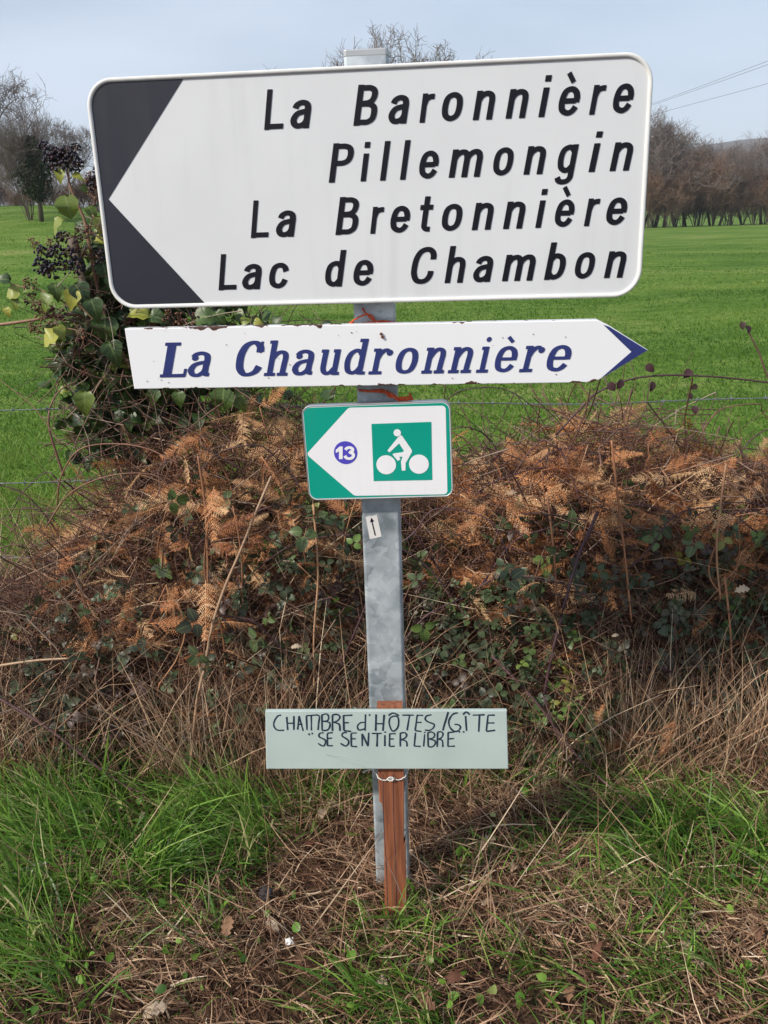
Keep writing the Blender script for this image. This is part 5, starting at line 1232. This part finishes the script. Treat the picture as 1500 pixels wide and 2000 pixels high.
# mown straw lying on the verge
acc = Acc(); n = 70000
x = rng.uniform(-1.35, 1.35, n); y = rng.uniform(-1.1, .62, n)
cl = vnoise(x * 6 + 3, y * 6, 61); gm = mask_px(x, y, GREEN)
keep = rng.random(n) < (.35 + .8 * cl) * np.clip(1.15 - .85 * gm, .14, 1); x, y, cl = x[keep], y[keep], cl[keep]; n = len(x)
P = np.stack([x, y, terrain(x, y) + rng.random(n) ** 2 * .03], -1)
az = rng.random(n) * 6.283
d = np.stack([np.cos(az), np.sin(az), np.abs(rng.normal(.12, .38, n))], -1)
bd = rng.normal(size=(n, 3)) * np.array([.35, .35, .15]); bd[:, 2] -= .1
blades(acc, P, d, rng.uniform(.018, .085, n) * (1 + (rng.random(n) < .04) * 1.8), rng.uniform(.0014, .0038, n), bd, 3, np.clip(.46 + rng.normal(0, .22, n) + .25 * (cl - .5), 0, 1))
n = 9000; x = rng.uniform(-1.3, 1.35, n); y = rng.uniform(-.3, .62, n)
keep = rng.random(n) < (.25 + .8 * sstep(.05, .45, y)) * np.clip(1.1 - .9 * mask_px(x, y, GREEN), .12, 1); x, y = x[keep], y[keep]; n = len(x)
P = np.stack([x, y, terrain(x, y) - .005], -1); d = rng.normal(size=(n, 3)) * np.array([.5, .4, 0]); d[:, 2] = 1; d[:, 1] -= .15
blades(acc, P, d, rng.uniform(.07, .22, n), rng.uniform(.0014, .0032, n), rng.normal(size=(n, 3)) * .4, 4, np.clip(.5 + rng.normal(0, .22, n), 0, 1))
tag(link('mown_straw', acc.mesh('mown_straw'), M['straw']), 'cut dry straw lying over the verge round the stake', 'straw', kind='stuff')
# low broad-leaved weeds
acc = Acc(); n = 4200; x = rng.uniform(-1.3, 1.3, n); y = rng.uniform(-.5, .55, n)
mk = mask_px(x, y, [(60, 1570, 110, 50, 1.2), (200, 1600, 70, 40, .8), (230, 1735, 40, 30, 1.6), (1480, 1690, 70, 60, 1.2), (300, 1930, 200, 50, .5), (1480, 1900, 60, 60, .8), (850, 1960, 100, 40, .5), (20, 1760, 60, 60, .8)]) * .7 + .02
keep = rng.random(n) < mk; x, y = x[keep], y[keep]; n = len(x)
P = np.stack([x, y, terrain(x, y) + rng.uniform(.01, .06, n)], -1)
scatter(acc, bl_v, [], bl_f, leaf_frames(n, .3, 0), rng.uniform(.012, .028, n), P, np.clip(rng.normal(.5, .2, n), 0, 1))
tag(link('low_weeds', acc.mesh('low_weeds', True), M['grass']), 'small broad green weed leaves low in the verge', 'weeds', kind='stuff')
# fallen leaves, one by one
LF = []
for k, tv in enumerate((.2, .5, .8)):
    me = mesh_np('fallen_leaf', ok_v, [ok_f], np.full(len(ok_v), tv), True); me.materials.append(M['deadleaf']); LF.append(me)
for px, py, s_ in ((440, 1838, .05), (275, 1612, .035), (155, 1600, .04), (130, 1838, .045), (1245, 1700, .04), (1375, 1895, .05), (1470, 1605, .045), (955, 1585, .045), (965, 1635, .05), (640, 1582, .05), (660, 1570, .035), (910, 1910, .045), (760, 1800, .03), (1340, 1860, .04), (740, 1910, .04), (60, 1870, .05), (940, 1770, .035), (1090, 1770, .03), (520, 1800, .04), (330, 1980, .05), (590, 1860, .04), (1110, 1960, .045), (1260, 1830, .035), (850, 1980, .05), (215, 1830, .04), (1480, 1840, .04), (600, 1660, .04), (1010, 1690, .03), (380, 1760, .03), (1160, 1880, .04)):
    g0 = at_z(px, py, .02); o = link('fallen_leaf', random.choice(LF), None)
    place(o, (g0[0], g0[1], float(terrain(g0[0], g0[1])) + .025), frames(np.array([[random.uniform(-1, 1), random.uniform(-1, 1), .1]]), np.array([[random.uniform(-.4, .4), -.4, 1]]))[0], s_)
    tag(o, 'curled brown fallen leaf lying on the straw of the verge', 'leaf', 'fallen leaves on the verge')
for px, py, Y_, s_ in ((1435, 1155, .5, .045), (1193, 1476, .36, .03), (568, 1265, .44, .03), (455, 1700, .2, .03), (990, 965, .6, .03), (1195, 1243, .45, .02)):
    P_ = at_y(px, py, Y_); o = link('dry_leaf', LF[2], None)
    place(o, P_, frames(np.array([[1, 0, random.uniform(-.4, .4)]]), np.array([[0, -.7, .8]]))[0], s_); tag(o, 'pale dry leaf caught among the hedge stems', 'leaf', 'pale dry leaves caught in the hedge')
# litter
def scrap(name, label, px, py, w_, h_, ang, mat, seed, z=.03):
    rg = np.random.default_rng(seed); k = 9; xs_ = np.linspace(-.5, .5, k); ys_ = np.linspace(-.5, .5, 5); X, Y = np.meshgrid(xs_, ys_)
    Z = rg.normal(size=X.shape) * .12; V = np.stack([X * w_ + rg.normal(size=X.shape) * w_ * .03, Y * h_ + rg.normal(size=X.shape) * h_ * .06, Z * h_ * 1.2], -1).reshape(-1, 3)
    ii = (np.arange(4)[:, None] * k + np.arange(k - 1)[None]).ravel(); me = mesh_np(name, V, [np.stack([ii, ii + 1, ii + k + 1, ii + k], -1)], smooth=True)
    o = link(name, me, mat); g0 = at_z(px, py, z); o.location = (g0[0], g0[1], float(terrain(g0[0], g0[1])) + z); o.rotation_euler = (.5, 0, math.radians(ang))
    md = o.modifiers.new('thick', 'SOLIDIFY'); md.thickness = .0012
    tag(o, label, 'litter')
scrap('plastic_scrap', 'crumpled pale plastic scrap lying in the green grass', 62, 1712, .085, .02, 38, M['plastic'], 3, .03)
scrap('paper_scrap', 'tiny white paper scrap lying on the straw', 566, 1838, .018, .014, 10, M['paper'], 5, .03)
bm = bmesh.new(); bmesh.ops.create_icosphere(bm, subdivisions=3, radius=.017)
for v in bm.verts: v.co *= 1 + .12 * math.sin(v.co.x * 300) * math.cos(v.co.z * 260); v.co.z *= .9
me = bpy.data.meshes.new('seed_head'); bm.to_mesh(me); bm.free()
o = link('seed_head', me, M['pebble']); g0 = at_z(520, 1745, .03); o.location = (g0[0], g0[1], .03); tag(o, 'round dark grey seed head resting on the straw', 'seed head')

# ------------------------------------------------------------------ thin haze over the far trees and ridge
bm = bmesh.new(); bmesh.ops.create_cube(bm, size=1.0)
for v in bm.verts: v.co = Vector((v.co.x * 5400, 850 + v.co.y * 2300, -6 + (v.co.z + .5) * 210))
me = bpy.data.meshes.new('haze'); bm.to_mesh(me); bm.free()
hm = bpy.data.materials.new('haze'); hm.use_nodes = True; ht = hm.node_tree
ht.nodes.remove(ht.nodes['Principled BSDF']); pv = ht.nodes.new('ShaderNodeVolumePrincipled')
pv.inputs['Color'].default_value = (0.80, 0.88, 1.0, 1); pv.inputs['Density'].default_value = 0.0003
ht.links.new(pv.outputs[0], ht.nodes['Material Output'].inputs['Volume'])
tag(link('haze', me, hm), 'thin pale haze hanging over the far trees and ridge', 'haze', kind='stuff')
